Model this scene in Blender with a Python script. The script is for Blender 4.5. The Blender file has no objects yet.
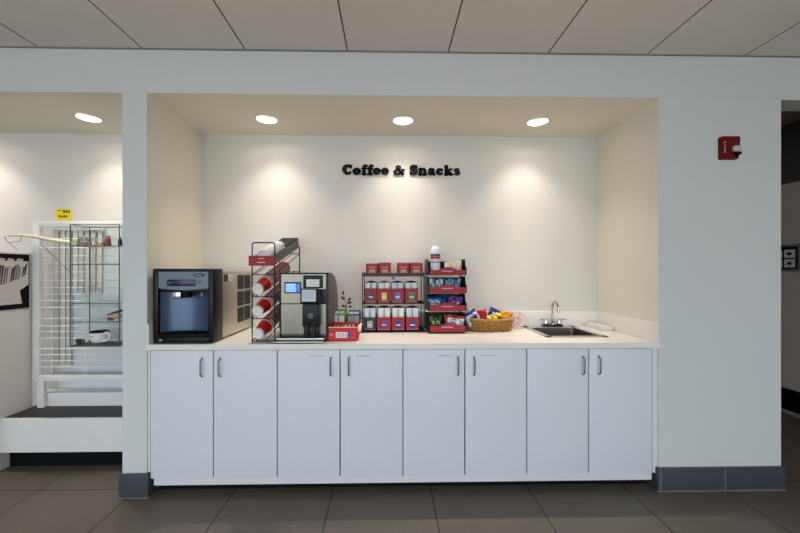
import bpy, bmesh, math, random
from mathutils import Vector, Matrix
random.seed(7)
S = bpy.context.scene
COL = S.collection
PI = math.pi
def lin(c):
    return tuple(((v/255)/12.92 if v/255 <= .04045 else ((v/255+.055)/1.055)**2.4) for v in c)
def mat(name, rgb, rough=.5, metal=0, spec=.5, var=0.0, scale=8, bump=0, bscale=60, trans=0, ior=1.45, emit=None, estr=0, alpha=1, coat=0, stretch=None):
    m = bpy.data.materials.new(name); m.use_nodes = True
    nt = m.node_tree; b = nt.nodes['Principled BSDF']
    c = (*lin(rgb), 1)
    b.inputs['Base Color'].default_value = c
    b.inputs['Roughness'].default_value = rough
    b.inputs['Metallic'].default_value = metal
    b.inputs['Transmission Weight'].default_value = trans
    b.inputs['IOR'].default_value = ior; b.inputs['Specular IOR Level'].default_value = spec
    b.inputs['Alpha'].default_value = alpha
    b.inputs['Coat Weight'].default_value = coat
    if emit:
        b.inputs['Emission Color'].default_value = (*lin(emit), 1); b.inputs['Emission Strength'].default_value = estr
    tc = nt.nodes.new('ShaderNodeTexCoord'); mp = nt.nodes.new('ShaderNodeMapping')
    nt.links.new(tc.outputs['Object'], mp.inputs['Vector'])
    if stretch: mp.inputs['Scale'].default_value = stretch
    n = nt.nodes.new('ShaderNodeTexNoise'); n.inputs['Scale'].default_value = scale; n.inputs['Detail'].default_value = 4
    nt.links.new(mp.outputs['Vector'], n.inputs['Vector'])
    v = var if var else .03
    mx = nt.nodes.new('ShaderNodeMix'); mx.data_type = 'RGBA'
    mx.inputs[6].default_value = (*[x*(1-v) for x in c[:3]], 1); mx.inputs[7].default_value = (*[min(1, x*(1+v)) for x in c[:3]], 1)
    nt.links.new(n.outputs['Fac'], mx.inputs[0]); nt.links.new(mx.outputs[2], b.inputs['Base Color'])
    if bump:
        n2 = nt.nodes.new('ShaderNodeTexNoise'); n2.inputs['Scale'].default_value = bscale
        nt.links.new(mp.outputs['Vector'], n2.inputs['Vector'])
        bp = nt.nodes.new('ShaderNodeBump'); bp.inputs['Strength'].default_value = bump; bp.inputs['Distance'].default_value = .002
        nt.links.new(n2.outputs['Fac'], bp.inputs['Height']); nt.links.new(bp.outputs['Normal'], b.inputs['Normal'])
    return m
def grid_mat(name, rgb, line, px, ox, py=None, oy=0, w=.003, rough=.4, var=.12, spec=.5):
    """tiles: seams every px metres in X (and py in Y), measured in object space = world space here"""
    m = mat(name, rgb, rough, var=var, scale=2.2, bump=.15, bscale=35)
    nt = m.node_tree; b = nt.nodes['Principled BSDF']; b.inputs['Specular IOR Level'].default_value = spec
    tc = nt.nodes.new('ShaderNodeTexCoord'); sp = nt.nodes.new('ShaderNodeSeparateXYZ'); nt.links.new(tc.outputs['Object'], sp.inputs[0])
    def seam(out, p, o):
        a = nt.nodes.new('ShaderNodeMath'); a.operation = 'SUBTRACT'; a.inputs[1].default_value = o-p/2; nt.links.new(out, a.inputs[0])
        q = nt.nodes.new('ShaderNodeMath'); q.operation = 'FLOORED_MODULO'; q.inputs[1].default_value = p; nt.links.new(a.outputs[0], q.inputs[0])
        c = nt.nodes.new('ShaderNodeMath'); c.operation = 'COMPARE'; c.inputs[1].default_value = p/2; c.inputs[2].default_value = w; nt.links.new(q.outputs[0], c.inputs[0])
        return c.outputs[0]
    s = seam(sp.outputs['X'], px, ox)
    if py:
        s2 = seam(sp.outputs['Y'], py, oy); mm = nt.nodes.new('ShaderNodeMath'); mm.operation = 'MAXIMUM'
        nt.links.new(s, mm.inputs[0]); nt.links.new(s2, mm.inputs[1]); s = mm.outputs[0]
    old = b.inputs['Base Color'].links[0].from_socket
    # tile to tile tone variation
    mx = nt.nodes.new('ShaderNodeMix'); mx.data_type = 'RGBA'; nt.links.new(s, mx.inputs[0]); nt.links.new(old, mx.inputs[6]); mx.inputs[7].default_value = (*lin(line), 1)
    nt.links.new(mx.outputs[2], b.inputs['Base Color'])
    return m

class MB:
    def __init__(s, off=(0, 0, 0)): s.v = []; s.f = []; s.mi = []; s.sm = []; s.o = Vector(off)
    def add(s, vs, fs, m=0, smooth=False):
        k = len(s.v); s.v += [Vector(p)-s.o for p in vs]
        for f in fs: s.f.append([i+k for i in f]); s.mi.append(m); s.sm.append(smooth)
        return s
    def box(s, x0, x1, y0, y1, z0, z1, m=0, bv=0):
        if bv:
            bm = bmesh.new(); bmesh.ops.create_cube(bm, size=1)
            for v in bm.verts: v.co = Vector(((x0+x1)/2+v.co.x*(x1-x0), (y0+y1)/2+v.co.y*(y1-y0), (z0+z1)/2+v.co.z*(z1-z0)))
            bmesh.ops.bevel(bm, geom=bm.edges[:], offset=bv, segments=3, affect='EDGES', profile=.5)
            s.frombm(bm, m, True); return s
        vs = [(x, y, z) for z in (z0, z1) for y in (y0, y1) for x in (x0, x1)]
        return s.add(vs, [(0, 2, 3, 1), (4, 5, 7, 6), (0, 1, 5, 4), (2, 6, 7, 3), (0, 4, 6, 2), (1, 3, 7, 5)], m)
    def frombm(s, bm, m=0, smooth=False, M=None):
        bm.verts.index_update()
        s.add([(M @ v.co if M else v.co.copy()) for v in bm.verts], [[v.index for v in f.verts] for f in bm.faces], m, smooth); bm.free()
    def tube(s, pts, r, n=8, m=0, closed=False, flat=1.0):
        pts = [Vector(p) for p in pts]; N = len(pts); vs = []; fs = []
        rs = r if isinstance(r, (list, tuple)) else [r]*N
        up = None
        for i, p in enumerate(pts):
            a = pts[(i-1) % N] if (closed or i > 0) else p; b = pts[(i+1) % N] if (closed or i < N-1) else p
            t = (b-a).normalized()
            if up is None: up = Vector((0, 0, 1)) if abs(t.z) < .9 else Vector((0, 1, 0))
            e = t.cross(up).normalized(); up = e.cross(t).normalized()
            for k in range(n):
                q = 2*PI*k/n; vs.append(p+e*math.cos(q)*rs[i]+up*math.sin(q)*rs[i]*flat)
        for i in range(N if closed else N-1):
            j = (i+1) % N
            for k in range(n): l = (k+1) % n; fs.append((i*n+k, i*n+l, j*n+l, j*n+k))
        s.add(vs, fs, m, True)
        if not closed:
            s.add(vs[:n], [tuple(range(n))[::-1]], m); s.add(vs[-n:], [tuple(range(n))], m)
        return s
    def lathe(s, prof, n=28, c=(0, 0, 0), m=0, sx=1, sy=1, close=False):
        vs = []; fs = []
        for r, z in prof:
            for k in range(n): a = 2*PI*k/n; vs.append((c[0]+r*sx*math.cos(a), c[1]+r*sy*math.sin(a), c[2]+z))
        for i in range(len(prof)-1):
            mm = m[i] if isinstance(m, (list, tuple)) else m
            for k in range(n):
                l = (k+1) % n; s_ = (i*n+k, i*n+l, (i+1)*n+l, (i+1)*n+k)
                fs.append((s_, mm))
        k0 = len(s.v); s.v += [Vector(p)-s.o for p in vs]
        for f, mm in fs: s.f.append([i+k0 for i in f]); s.mi.append(mm); s.sm.append(True)
        return s
    def prism(s, poly, a0, a1, ax='y', m=0, smooth=False):
        """poly in the two other axes, extruded along ax"""
        def P(u, w, a): return {'y': (u, a, w), 'x': (a, u, w), 'z': (u, w, a)}[ax]
        n = len(poly); vs = [P(u, w, a0) for u, w in poly]+[P(u, w, a1) for u, w in poly]
        fs = [tuple(range(n))[::-1], tuple(range(n, 2*n))]
        s.add(vs, fs, m)
        s.add(vs, [(i, (i+1) % n, n+(i+1) % n, n+i) for i in range(n)], m, smooth)
        return s
    def build(s, name, mats, parent=None, loc=None, **props):
        me = bpy.data.meshes.new(name); me.from_pydata([tuple(v) for v in s.v], [], s.f)
        if not isinstance(mats, (list, tuple)): mats = [mats]
        for x in mats: me.materials.append(x)
        for i, p in enumerate(me.polygons): p.material_index = s.mi[i]; p.use_smooth = s.sm[i]
        bm = bmesh.new(); bm.from_mesh(me); bmesh.ops.recalc_face_normals(bm, faces=bm.faces[:]); bm.to_mesh(me); bm.free()
        if any(s.sm): me.set_sharp_from_angle(angle=math.radians(40))
        o = bpy.data.objects.new(name, me); COL.objects.link(o)
        if parent: o.parent = parent
        else: o.location = s.o
        if loc is not None: o.location = loc
        for k, v in props.items(): o[k] = v
        return o
def thing(name, label, cat, loc=(0, 0, 0), group=None, rz=0):
    o = bpy.data.objects.new(name, None); COL.objects.link(o); o.location = loc; o.rotation_euler = (0, 0, rz)
    o.empty_display_size = .05; o['label'] = label; o['category'] = cat
    if group: o['group'] = group
    return o
def tag(o, label, cat, group=None):
    o['label'] = label; o['category'] = cat
    if group: o['group'] = group
    return o
def copy_tree(o, parent=None):
    c = o.copy(); COL.objects.link(c); c.parent = parent
    for ch in list(o.children): copy_tree(ch, c)
    return c
def struct(mb, name, mats): o = mb.build(name, mats); o['kind'] = 'structure'; return o
def text_mb(mb, txt, size, M, m=0, depth=.0006, bold=0):
    cu = bpy.data.curves.new('t', 'FONT'); cu.body = txt; cu.size = size; cu.extrude = depth; cu.align_x = 'CENTER'; cu.align_y = 'CENTER'; cu.offset = bold
    cu.resolution_u = 2
    o = bpy.data.objects.new('t', cu); COL.objects.link(o)
    bpy.context.view_layer.update()
    dg = bpy.context.evaluated_depsgraph_get(); me = bpy.data.meshes.new_from_object(o.evaluated_get(dg))
    bm = bmesh.new(); bm.from_mesh(me); mb.frombm(bm, m, False, M)
    bpy.data.objects.remove(o); bpy.data.curves.remove(cu); bpy.data.meshes.remove(me)
def face_front(x, y, z):  # text facing -y
    return Matrix.Translation((x, y, z)) @ Matrix.Rotation(PI/2, 4, 'X')

# ------------------------------------------------------------ materials
M = {}
M['wall'] = mat('wall_paint', (214, 217, 216), .75, bump=.1, bscale=180, var=.015)
M['niche'] = mat('niche_paint', (220, 216, 210), .75, bump=.1, bscale=180, var=.015)
M['ceil'] = grid_mat('ceiling_tile', (236, 229, 222), (112, 100, 90), .618, -.251, w=.0045, rough=.9, var=.04, spec=.1)
M['floor'] = grid_mat('floor_tile', (105, 96, 87), (30, 26, 24), .6125, -.346, .6125, .075, w=.0035, rough=.42, var=.16)
M['cream'] = mat('niche_ceiling_paint', (240, 232, 216), .8, var=.015)
M['cream2'] = mat('warm_side_tint', (230, 225, 210), .75, var=.015)
M['cab'] = mat('cabinet_laminate', (222, 226, 231), .42, var=.012, scale=3)
M['gap'] = mat('gap_shade', (28, 30, 34), .8)
M['counter'] = mat('countertop_solid', (238, 234, 228), .3, var=.03, scale=120)
M['steel'] = mat('brushed_steel', (178, 176, 170), .28, 1, var=.06, scale=14, stretch=(30, 30, 1))
M['chrome'] = mat('chrome', (200, 200, 200), .09, 1)
M['handle'] = mat('nickel_handle', (138, 142, 148), .28, 1)
M['tilebase'] = mat('base_tile', (70, 74, 82), .35, var=.1, scale=12, bump=.1, bscale=30)
M['grout'] = mat('grout', (135, 137, 138), .8)
M['black'] = mat('black_plastic', (10, 11, 14), .35, spec=.3)
M['blackm'] = mat('black_matte', (8, 8, 10), .6, spec=.2)
M['wire'] = mat('black_wire', (22, 21, 21), .4, .3)
M['red'] = mat('red_card', (156, 18, 28), .5, var=.08)
M['redcup'] = mat('red_paper_cup', (196, 28, 26), .38, var=.06)
M['white'] = mat('white_card', (232, 230, 226), .5)
M['whitep'] = mat('white_plastic', (236, 236, 232), .35)
M['glass'] = mat('clear_glass', (250, 254, 252), .03, trans=1, ior=1.1)
M['glassedge'] = mat('green_glass_edge', (70, 98, 90), .2)
M['reflector'] = mat('lamp_reflector', (244, 240, 230), .35)
M['trimw'] = mat('lamp_trim', (222, 216, 206), .45)
M['bulb'] = mat('lamp_bulb', (120, 112, 100), .5)
M['icegrey'] = mat('grey_panel', (104, 114, 126), .4, .3)
M['iceblue'] = mat('steel_blue_recess', (84, 102, 126), .35, .5)
M['body'] = mat('stainless_side', (206, 198, 184), .35, .85, var=.05, scale=10, stretch=(20, 20, 1))
M['louver'] = mat('dark_louver', (62, 60, 56), .6)
M['navy'] = mat('navy_display', (22, 24, 58), .2)
M['navyb'] = mat('display_dots', (60, 66, 170), .3)
M['steel2'] = mat('machine_steel', (122, 118, 108), .3, 1, var=.22, scale=5, stretch=(5, 5, .3))
M['screen'] = mat('touch_screen', (120, 175, 225), .2, emit=(130, 185, 235), estr=.55)
M['screenb'] = mat('screen_blue', (40, 100, 210), .2, emit=(40, 100, 210), estr=.5)
M['dgrey'] = mat('dark_grey_plastic', (70, 67, 66), .35)
M['wicker'] = mat('wicker', (176, 128, 70), .65, var=.45, scale=60)
M['firered'] = mat('alarm_red', (104, 8, 12), .45, spec=.3)
M['lens'] = mat('strobe_lens', (220, 222, 222), .1, trans=.3)
M['yellow'] = mat('yellow_paper', (232, 216, 20), .6)
M['ink'] = mat('dark_ink', (84, 70, 12), .6)
M['platform'] = mat('platform_top', (40, 35, 36), .5, var=.1)
M['dispw'] = mat('display_white', (230, 230, 228), .5)
M['wirew'] = mat('white_wire', (240, 238, 232), .4)
M['paneb'] = mat('window_backing', (214, 220, 225), .3, var=.04)
M['blind'] = mat('grey_blind', (150, 150, 150), .6)
M['pine'] = mat('pale_wood', (226, 214, 184), .5, var=.08, scale=20, stretch=(1, 12, 12))
M['corr'] = mat('corridor_paint', (186, 174, 162), .7)
M['corrdark'] = mat('corridor_dark_band', (74, 64, 66), .5)
M['corrceil'] = mat('corridor_ceiling', (176, 158, 132), .8)
M['metal'] = mat('metal_strip', (150, 140, 130), .35, .8)
M['grey'] = mat('grey_card', (150, 152, 158), .5)
def cm(name, rgb, rough=.4, **k):
    if name not in M: M[name] = mat(name, rgb, rough, **k)
    return M[name]

# ------------------------------------------------------------ room shell
XL, XR, YR = -5.2, 3.84, -5.6      # left wall, right wall, rear wall
NX0, NX1, ND, NZ = -1.463, 1.683, .63, 2.447
CZ = 2.712
struct(MB().box(XL-.1, XR+.1, YR-.1, 5.1, -.1, 0), 'floor', M['floor'])
struct(MB().box(XL, XR, YR, -.003, CZ, CZ+.06), 'ceiling', M['ceil'])
w = MB()
w.box(XL, 2.463, 0, ND+.12, NZ+.02, CZ+.06)                  # header over alcove and niche (lower face closed by ceilings)
w.box(2.463, XR, 0, .145, 2.441, CZ+.1)                       # header over the corridor opening
w.box(-1.609, NX0, 0, ND, 0, NZ+.02)                          # left pillar
w.box(NX1, 2.463, 0, ND+.12, 0, NZ+.02)                       # right pillar
struct(w, 'wall_back', M['wall'])
w = MB(); w.box(NX0, NX1, ND, ND+.12, 0, NZ+.02)
struct(w, 'wall_niche', M['niche'])
w = MB(); w.box(XL, NX0, ND, ND+.12, 0, NZ+.02)
struct(w, 'wall_alcove', M['niche'])
struct(MB().box(NX0-.002, NX0+.0004, .002, ND, 0, NZ), 'wall_niche_left', M['cream2']); struct(MB().box(NX1-.0004, NX1+.002, .002, ND, 0, NZ), 'wall_niche_right', M['cream2'])  # thin skins on the pillar sides, warm lamp light put into their cream
struct(MB().box(XL-.1, XL, YR, ND+.12, 0, CZ+.06), 'wall_left', M['wall'])
# right wall continues into the corridor
w = MB(); w.box(XR, XR+.1, YR, 5, 0, 2.2); w.box(XR, XR+.1, YR, .05, 2.2, 2.9)
struct(w, 'wall_right', M['corr'])
struct(MB().box(XR, XR+.1, .05, 5, 2.2, 2.78, 0), 'trim_1', M['corrdark'])
struct(MB().box(XR-.03, XR, .15, 5, 2.155, 2.2, 0), 'trim_2', M['corr'])
struct(MB().box(XR-.012, XR, -1, 5, 0.03, .235, 0), 'baseboard_right', M['blackm'])
struct(MB().box(XR-.02, XR, -1, 5, 0, .018, 0), 'trim_3', cm('strip_grey', (150, 140, 130), .5))
struct(MB().box(2.463, XR+.1, .145, 5.1, 2.78, 2.85), 'ceiling', M['corrceil'])
struct(MB().box(2.363, 2.463, ND+.12, 5.1, 0, 2.8), 'wall_corridor', M['corr'])
struct(MB().box(2.463, XR, 5, 5.1, 0, 2.8), 'wall_corridor_end', M['corr'])
# rear wall with the shop windows (behind the viewer)
w = MB(); xs = [XL, -4.9, -3.3, -3.15, -1.5, -1.35, .35, .5, 2.1, 2.25, 3.6, XR]
w.box(XL, XR, YR-.12, YR, 0, .25); w.box(XL, XR, YR-.12, YR, 2.5, CZ+.06)
for i in range(0, len(xs), 2): w.box(xs[i], xs[i+1], YR-.12, YR, .25, 2.5)
struct(w, 'wall_rear', M['wall'])
struct(MB().box(-30, 30, -40, YR-.2, -.12, -.1), 'ground', cm('pavement', (212, 206, 198), .9))
for i in range(1, len(xs)-1, 2):
    l = bpy.data.lights.new('window_portal', 'AREA'); l.shape = 'RECTANGLE'; l.size = xs[i+1]-xs[i]; l.size_y = 2.25; l.cycles.is_portal = True
    o = bpy.data.objects.new('window_portal', l); COL.objects.link(o); o.location = ((xs[i]+xs[i+1])/2, YR-.06, 1.375); o.rotation_euler = (PI/2, 0, 0)

# ceilings of niche and alcove with lamp holes
def holed(name, x0, x1, holes, y0, y1, z, r, m):
    mb = MB(); hs = .12; yc = .35; cur = x0
    for h in holes:
        mb.box(cur, h-hs, y0, y1, z, z+.02); mb.box(h-hs, h+hs, y0, yc-hs, z, z+.02); mb.box(h-hs, h+hs, yc+hs, y1, z, z+.02)
        n = 32; vs = []; fs = []
        for k in range(n):
            a = 2*PI*k/n; c_, s_ = math.cos(a), math.sin(a); q = hs/max(abs(c_), abs(s_))
            vs += [(h+c_*q, yc+s_*q, z), (h+c_*r, yc+s_*r, z)]
        for k in range(n): j = (k+1) % n; fs.append((2*k, 2*j, 2*j+1, 2*k+1))
        mb.add(vs, fs); cur = h+hs
    mb.box(cur, x1, y0, y1, z, z+.02)
    return struct(mb, name, m)
LR = .075
holed('ceiling_niche', NX0, NX1, [-.866, .104, 1.078], .001, ND, NZ, LR-.006, M['cream'])
holed('ceiling_alcove', XL, -1.609, [-3.082, -2.112], .001, ND, NZ, LR-.006, M['cream'])
# the header is solid above the lamps; open small voids by using a hollow header instead
bpy.data.objects.remove(bpy.data.objects['wall_back'])
w = MB()
w.box(XL, XR, 0, .01, NZ+.0005, CZ+.06); w.box(XL, 2.463, ND, ND+.12, NZ+.02, CZ+.06)
w.box(XL, 2.463, .01, ND+.12, NZ+.25, NZ+.27)
w.box(2.463, XR, .01, .145, 2.441, CZ+.1); w.box(2.463, XR, 0, .01, 2.441, NZ+.0005)
w.box(-1.609, NX0, 0, ND, 0, NZ); w.box(NX1, 2.463, 0, ND+.12, 0, NZ)
struct(w, 'wall_back', M['wall'])
struct(MB().box(XL, XR, -.012, 0, CZ-.004, CZ, 0), 'trim_4', cm('wall_angle', (150, 146, 142), .6))

# downlights
def downlight(label, x):
    t = thing('recessed_downlight', label, 'ceiling light', (x, .35, NZ), 'recessed downlights')
    MB().lathe([(LR-.008, 0), (LR-.003, -.005), (LR+.004, -.006), (LR+.008, 0)], 36).build('trim_ring', M['trimw'], t)
    MB().lathe([(LR-.008, -.001), (.065, .03), (.060, .065), (.045, .098), (.0, .108)], 36).build('reflector', M['reflector'], t)
    MB().lathe([(.0, .088), (.018, .089), (.024, .094), (.026, .103)], 20).build('lamp_bulb', M['bulb'], t)
    return t
LIGHTS = [(-.866, 'round recessed downlight above the ice dispenser, leftmost in the snack niche'), (.104, 'round recessed downlight straight above the black wall lettering'),
          (1.078, 'round recessed downlight above the sink end of the niche'), (-2.112, 'round recessed downlight in the side alcove ceiling, above the glass display case')]
for x, lb in LIGHTS+[(-3.082, 'round recessed downlight farthest left in the side alcove ceiling, beyond the picture edge')]: downlight(lb, x)
def beam_profile(l):   # luminaire distribution: strong narrow beam with a wide weak skirt
    l.use_nodes = True; nt = l.node_tree; em = nt.nodes['Emission']
    tc = nt.nodes.new('ShaderNodeTexCoord'); sp = nt.nodes.new('ShaderNodeSeparateXYZ'); nt.links.new(tc.outputs['Normal'], sp.inputs[0])
    def mth(op, a, b=None):
        m = nt.nodes.new('ShaderNodeMath'); m.operation = op
        for i, v in enumerate((a, b)):
            if v is None: continue
            if isinstance(v, (int, float)): m.inputs[i].default_value = v
            else: nt.links.new(v, m.inputs[i])
        return m.outputs[0]
    z2 = mth('MULTIPLY', sp.outputs['Z'], sp.outputs['Z']); s2 = mth('MAXIMUM', mth('SUBTRACT', 1.0, z2), .001)
    nt.links.new(mth('MULTIPLY', mth('MINIMUM', mth('POWER', s2, -.85), 11.5), .125), em.inputs['Strength'])
SP = 46
for x in [l[0] for l in LIGHTS]+[-3.082]:
    l = bpy.data.lights.new('downlight_lamp', 'SPOT'); l.energy = SP; l.color = (1, .88, .74); l.spot_size = math.radians(104); l.spot_blend = .35; l.shadow_soft_size = .016; beam_profile(l)
    o = bpy.data.objects.new('downlight_lamp', l); COL.objects.link(o); o.location = (x, .35, NZ+.080)
    l = bpy.data.lights.new('downlight_wide', 'SPOT'); l.energy = 2.2; l.color = (1, .88, .76); l.spot_size = math.radians(165); l.spot_blend = .7; l.shadow_soft_size = .02
    o = bpy.data.objects.new('downlight_wide', l); COL.objects.link(o); o.location = (x, .35, NZ+.006)
    l = bpy.data.lights.new('downlight_spill', 'POINT'); l.energy = .05; l.color = (1, .88, .74); l.shadow_soft_size = .012
    o = bpy.data.objects.new('downlight_spill', l); COL.objects.link(o); o.location = (x, .35, NZ+.022)

# base tiles round the two pillars
def base_tiles(x0, x1, joints, nm):
    mb = MB(); e = .014
    mb.box(x0-e, x1+e, -e, .0, 0.004, .146, 0, .003)
    mb.box(x0-e, x0, 0, .08, 0.004, .146, 0, .003); mb.box(x1, x1+e, 0, .08, 0.004, .146, 0, .003)
    mb.box(x0-e, x1+e, -e-.0005, 0, 0, .004, 1)
    for j in joints: mb.box(j-.002, j+.002, -e-.0008, -.001, .004, .146, 1)
    struct(mb, nm, [M['tilebase'], M['grout']])
base_tiles(-1.609, NX0+.0, [], 'baseboard_left')
base_tiles(NX1, 2.463, [NX1+.003, 2.093], 'baseboard_center')

# ------------------------------------------------------------ base cabinets
DX = [-1.447, -1.067, -.68, -.297, .089, .472, .857, 1.245, 1.648]
cab_lab = ['white two-door base cabinet at the left end, under the ice dispenser', 'white two-door base cabinet below the coffee machine, second from left',
           'white two-door base cabinet below the snack basket, third from left', 'white two-door base cabinet under the sink at the right end']
def handle(x, zt, p):
    mb = MB(); pts = []
    for k in range(13):
        a = k/12; z = zt-.118*a; d = .030*math.sin(PI*min(1, max(0, a)))**.45
        pts.append((x, .003-d, z))
    mb.tube(pts, .0052, 8); mb.build('handle', M['handle'], p)
for i in range(4):
    x0, xm, x1 = DX[2*i], DX[2*i+1], DX[2*i+2]
    bx0 = x0 if i else NX0+.001; bx1 = x1 if i < 3 else NX1-.001
    loc = ((x0+x1)/2, .3, 0)
    t = thing('base_cabinet', cab_lab[i], 'cabinet', loc, 'base cabinets under the counter')
    b = MB(loc); g = .0036
    b.box(bx0+.0005, bx0+.018, .026, ND-.002, .11, .889); b.box(bx1-.018, bx1-.0005, .026, ND-.002, .11, .889)
    b.box(bx0+.018, bx1-.018, ND-.012, ND-.002, .11, .889); b.box(bx0+.018, bx1-.018, .026, ND-.012, .11, .128); b.box(bx0+.018, bx1-.018, .026, .04, .83, .889)
    if i == 0: b.box(bx0+.0005, x0-.002, .008, .026, .106, .889)
    if i == 3: b.box(x1+.002, bx1-.0005, .008, .026, .106, .889)
    b.build('body', M['cab'], t)
    r = MB(loc); r.box((bx0+.03 if i == 0 else bx0+.0005), (bx1-.03 if i == 3 else bx1-.0005), .016, .07, .058, .1035); r.build('toe_rail', M['cab'], t)
    k = MB(loc); k.box(bx0+(.03 if i == 0 else .0005), bx1-(.03 if i == 3 else .0005), .072, .09, 0.001, .11); k.build('toe_kick', M['blackm'], t)
    for j, (a, c) in enumerate(((x0, xm), (xm, x1))):
        d = MB(loc); d.box(a+g, c-g, .004, .0235, .107, .8845, 0, .0012)
        dm = d.build('door', M['cab'], t)
        q = MB(loc); q.box(a+g+.0005, c-g-.0005, .0236, .0258, .112, .887); q.build('door_gap_shade', M['gap'], t)  # dark sheet behind the door, shade in the gaps put in as colour
        hx = [(-1.133, -1.025), (-.352, -.242), (.428, .527), (1.207, 1.307)][i][j]
        h = MB(loc); 
        pts = []
        for kk in range(15):
            aa = kk/14; pts.append((hx, .005-.024*min(1, math.sin(PI*aa)*2.2)**.6, .839-.115*aa))
        h.tube(pts, .0047, 8, flat=1.0); h.build('handle', M['handle'], dm)
        if i in (1, 2):
            s0 = hx-.125 if j == 0 else hx+.045
            s = MB(loc); s.box(s0, s0+.085, .0034, .0045, .845, .8485); s.build('thin_mark', cm('thin_mark_grey', (150, 150, 146), .5), dm)  # thin grey line near the top of the door

# ------------------------------------------------------------ countertop with sink cut-out
c = MB((0, .3, .89)); Z0, Z1 = .8905, .924; hx0, hx1, hy0, hy1 = 1.085, 1.445, .185, .535
c.box(NX0+.001, hx0, -.012, ND-.001, Z0, Z1); c.box(hx1, NX1-.001, -.012, ND-.001, Z0, Z1)
c.box(hx0, hx1, -.012, hy0, Z0, Z1); c.box(hx0, hx1, hy1, ND-.001, Z0, Z1)
ct = thing('countertop', 'long cream solid-surface countertop running the full width of the niche', 'countertop', (0, .3, .89))
c.build('worktop', M['counter'], ct)
for nm, a in (('backsplash', (NX0+.001, NX1-.001, ND-.014, ND-.001)), ('side_splash', (NX0+.001, NX0+.013, -.005, ND-.014)), ('side_splash', (NX1-.013, NX1-.001, -.005, ND-.014))):
    q = MB((0, .3, .89)); q.box(a[0], a[1], a[2], a[3], Z1, 1.045, 0, .002); q.build(nm, M['counter'], ct)

# sink
sk = thing('kitchen_sink', 'small square stainless steel drop-in sink set into the counter', 'sink', (1.265, .38, .924))
off = (1.265, .38, .924)
q = MB(off); rx0, rx1, ry0, ry1, rt = 1.055, 1.475, .16, .61, .930
q.box(rx0, rx1, ry0, hy0+.008, .9245, rt, 0, .0025); q.box(rx0, rx1, hy1-.008, ry1, .9245, rt, 0, .0025)
q.box(rx0, hx0+.008, ry0, ry1, .9245, rt, 0, .0025); q.box(hx1-.008, rx1, ry0, ry1, .9245, rt, 0, .0025)
q.build('rim', mat('sink_rim', (206, 200, 190), .3, .9, var=.03), sk)
q = MB(off); bm = bmesh.new(); bmesh.ops.create_cube(bm, size=1)
for v in bm.verts: v.co = Vector((1.265+v.co.x*.35, .36+v.co.y*.335, .845+v.co.z*.162))
top = [f for f in bm.faces if f.normal.z > .9]; bmesh.ops.delete(bm, geom=top, context='FACES_ONLY')
ed = [e for e in bm.edges if len(e.link_faces) == 2]; bmesh.ops.bevel(bm, geom=ed, offset=.035, segments=5, affect='EDGES', profile=.5)
q.frombm(bm, 0, True); q.build('bowl', mat('sink_bowl', (150, 140, 136), .32, 1, var=.1), sk)
q = MB(off); q.lathe([(0, .004), (.03, .004), (.04, .007), (.042, .003)], 24, (1.265, .36, .764)); q.build('drain', M['chrome'], sk)
# faucet
fx, fy = 1.293, .574; off = (fx, fy, .93)
fa = thing('faucet', 'chrome gooseneck faucet with two lever handles behind the sink', 'faucet', off)
q = MB(off); q.box(fx-.075, fx+.075, fy-.022, fy+.022, .9305, .948, 0, .006); q.build('base_plate', cm('faucet_base', (50, 52, 58), .2, metal=.9), fa)
q = MB(off); pts = [(fx, fy, .948), (fx, fy, 1.08)]
for k in range(1, 13): a = PI*k/12; pts.append((fx+.002*k/12, fy-.045+.045*math.cos(a), 1.08+.05*math.sin(a)))
pts += [(fx+.002, fy-.09, 1.072)]
q.tube(pts, .0085, 12); q.lathe([(.018, 0), (.016, .015), (.01, .022)], 16, (fx, fy, .948)); q.build('spout', M['chrome'], fa)
q = MB(off); q.lathe([(0, 0), (.011, 0), (.012, .006), (.011, .022), (.008, .026)], 14, (fx+.002, fy-.09, 1.052)); q.build('aerator', M['chrome'], fa)
for s_ in (-1, 1):
    q = MB(off); hxx = fx+s_*.052
    q.lathe([(.017, 0), (.018, .012), (.013, .03), (.014, .036), (.0, .04)], 18, (hxx, fy, .948))
    q.tube([(hxx, fy, .98), (hxx+s_*.022, fy-.004, .984), (hxx+s_*.05, fy-.012, .987)], [.007, .006, .008], 8, flat=.6)
    q.build('lever_handle', M['chrome'], fa)
# flat white tray by the right wall
off = (1.615, .5, .924); t = thing('white_box', 'flat white lidded box lying on the counter right of the sink', 'box', off)
q = MB(off); q.box(1.575, 1.662, .40, .60, .9245, .948, 0, .003); q.build('box_body', M['white'], t)
q = MB(off); q.box(1.572, 1.665, .397, .603, .948, .956, 0, .003); q.build('lid', M['white'], t)

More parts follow.
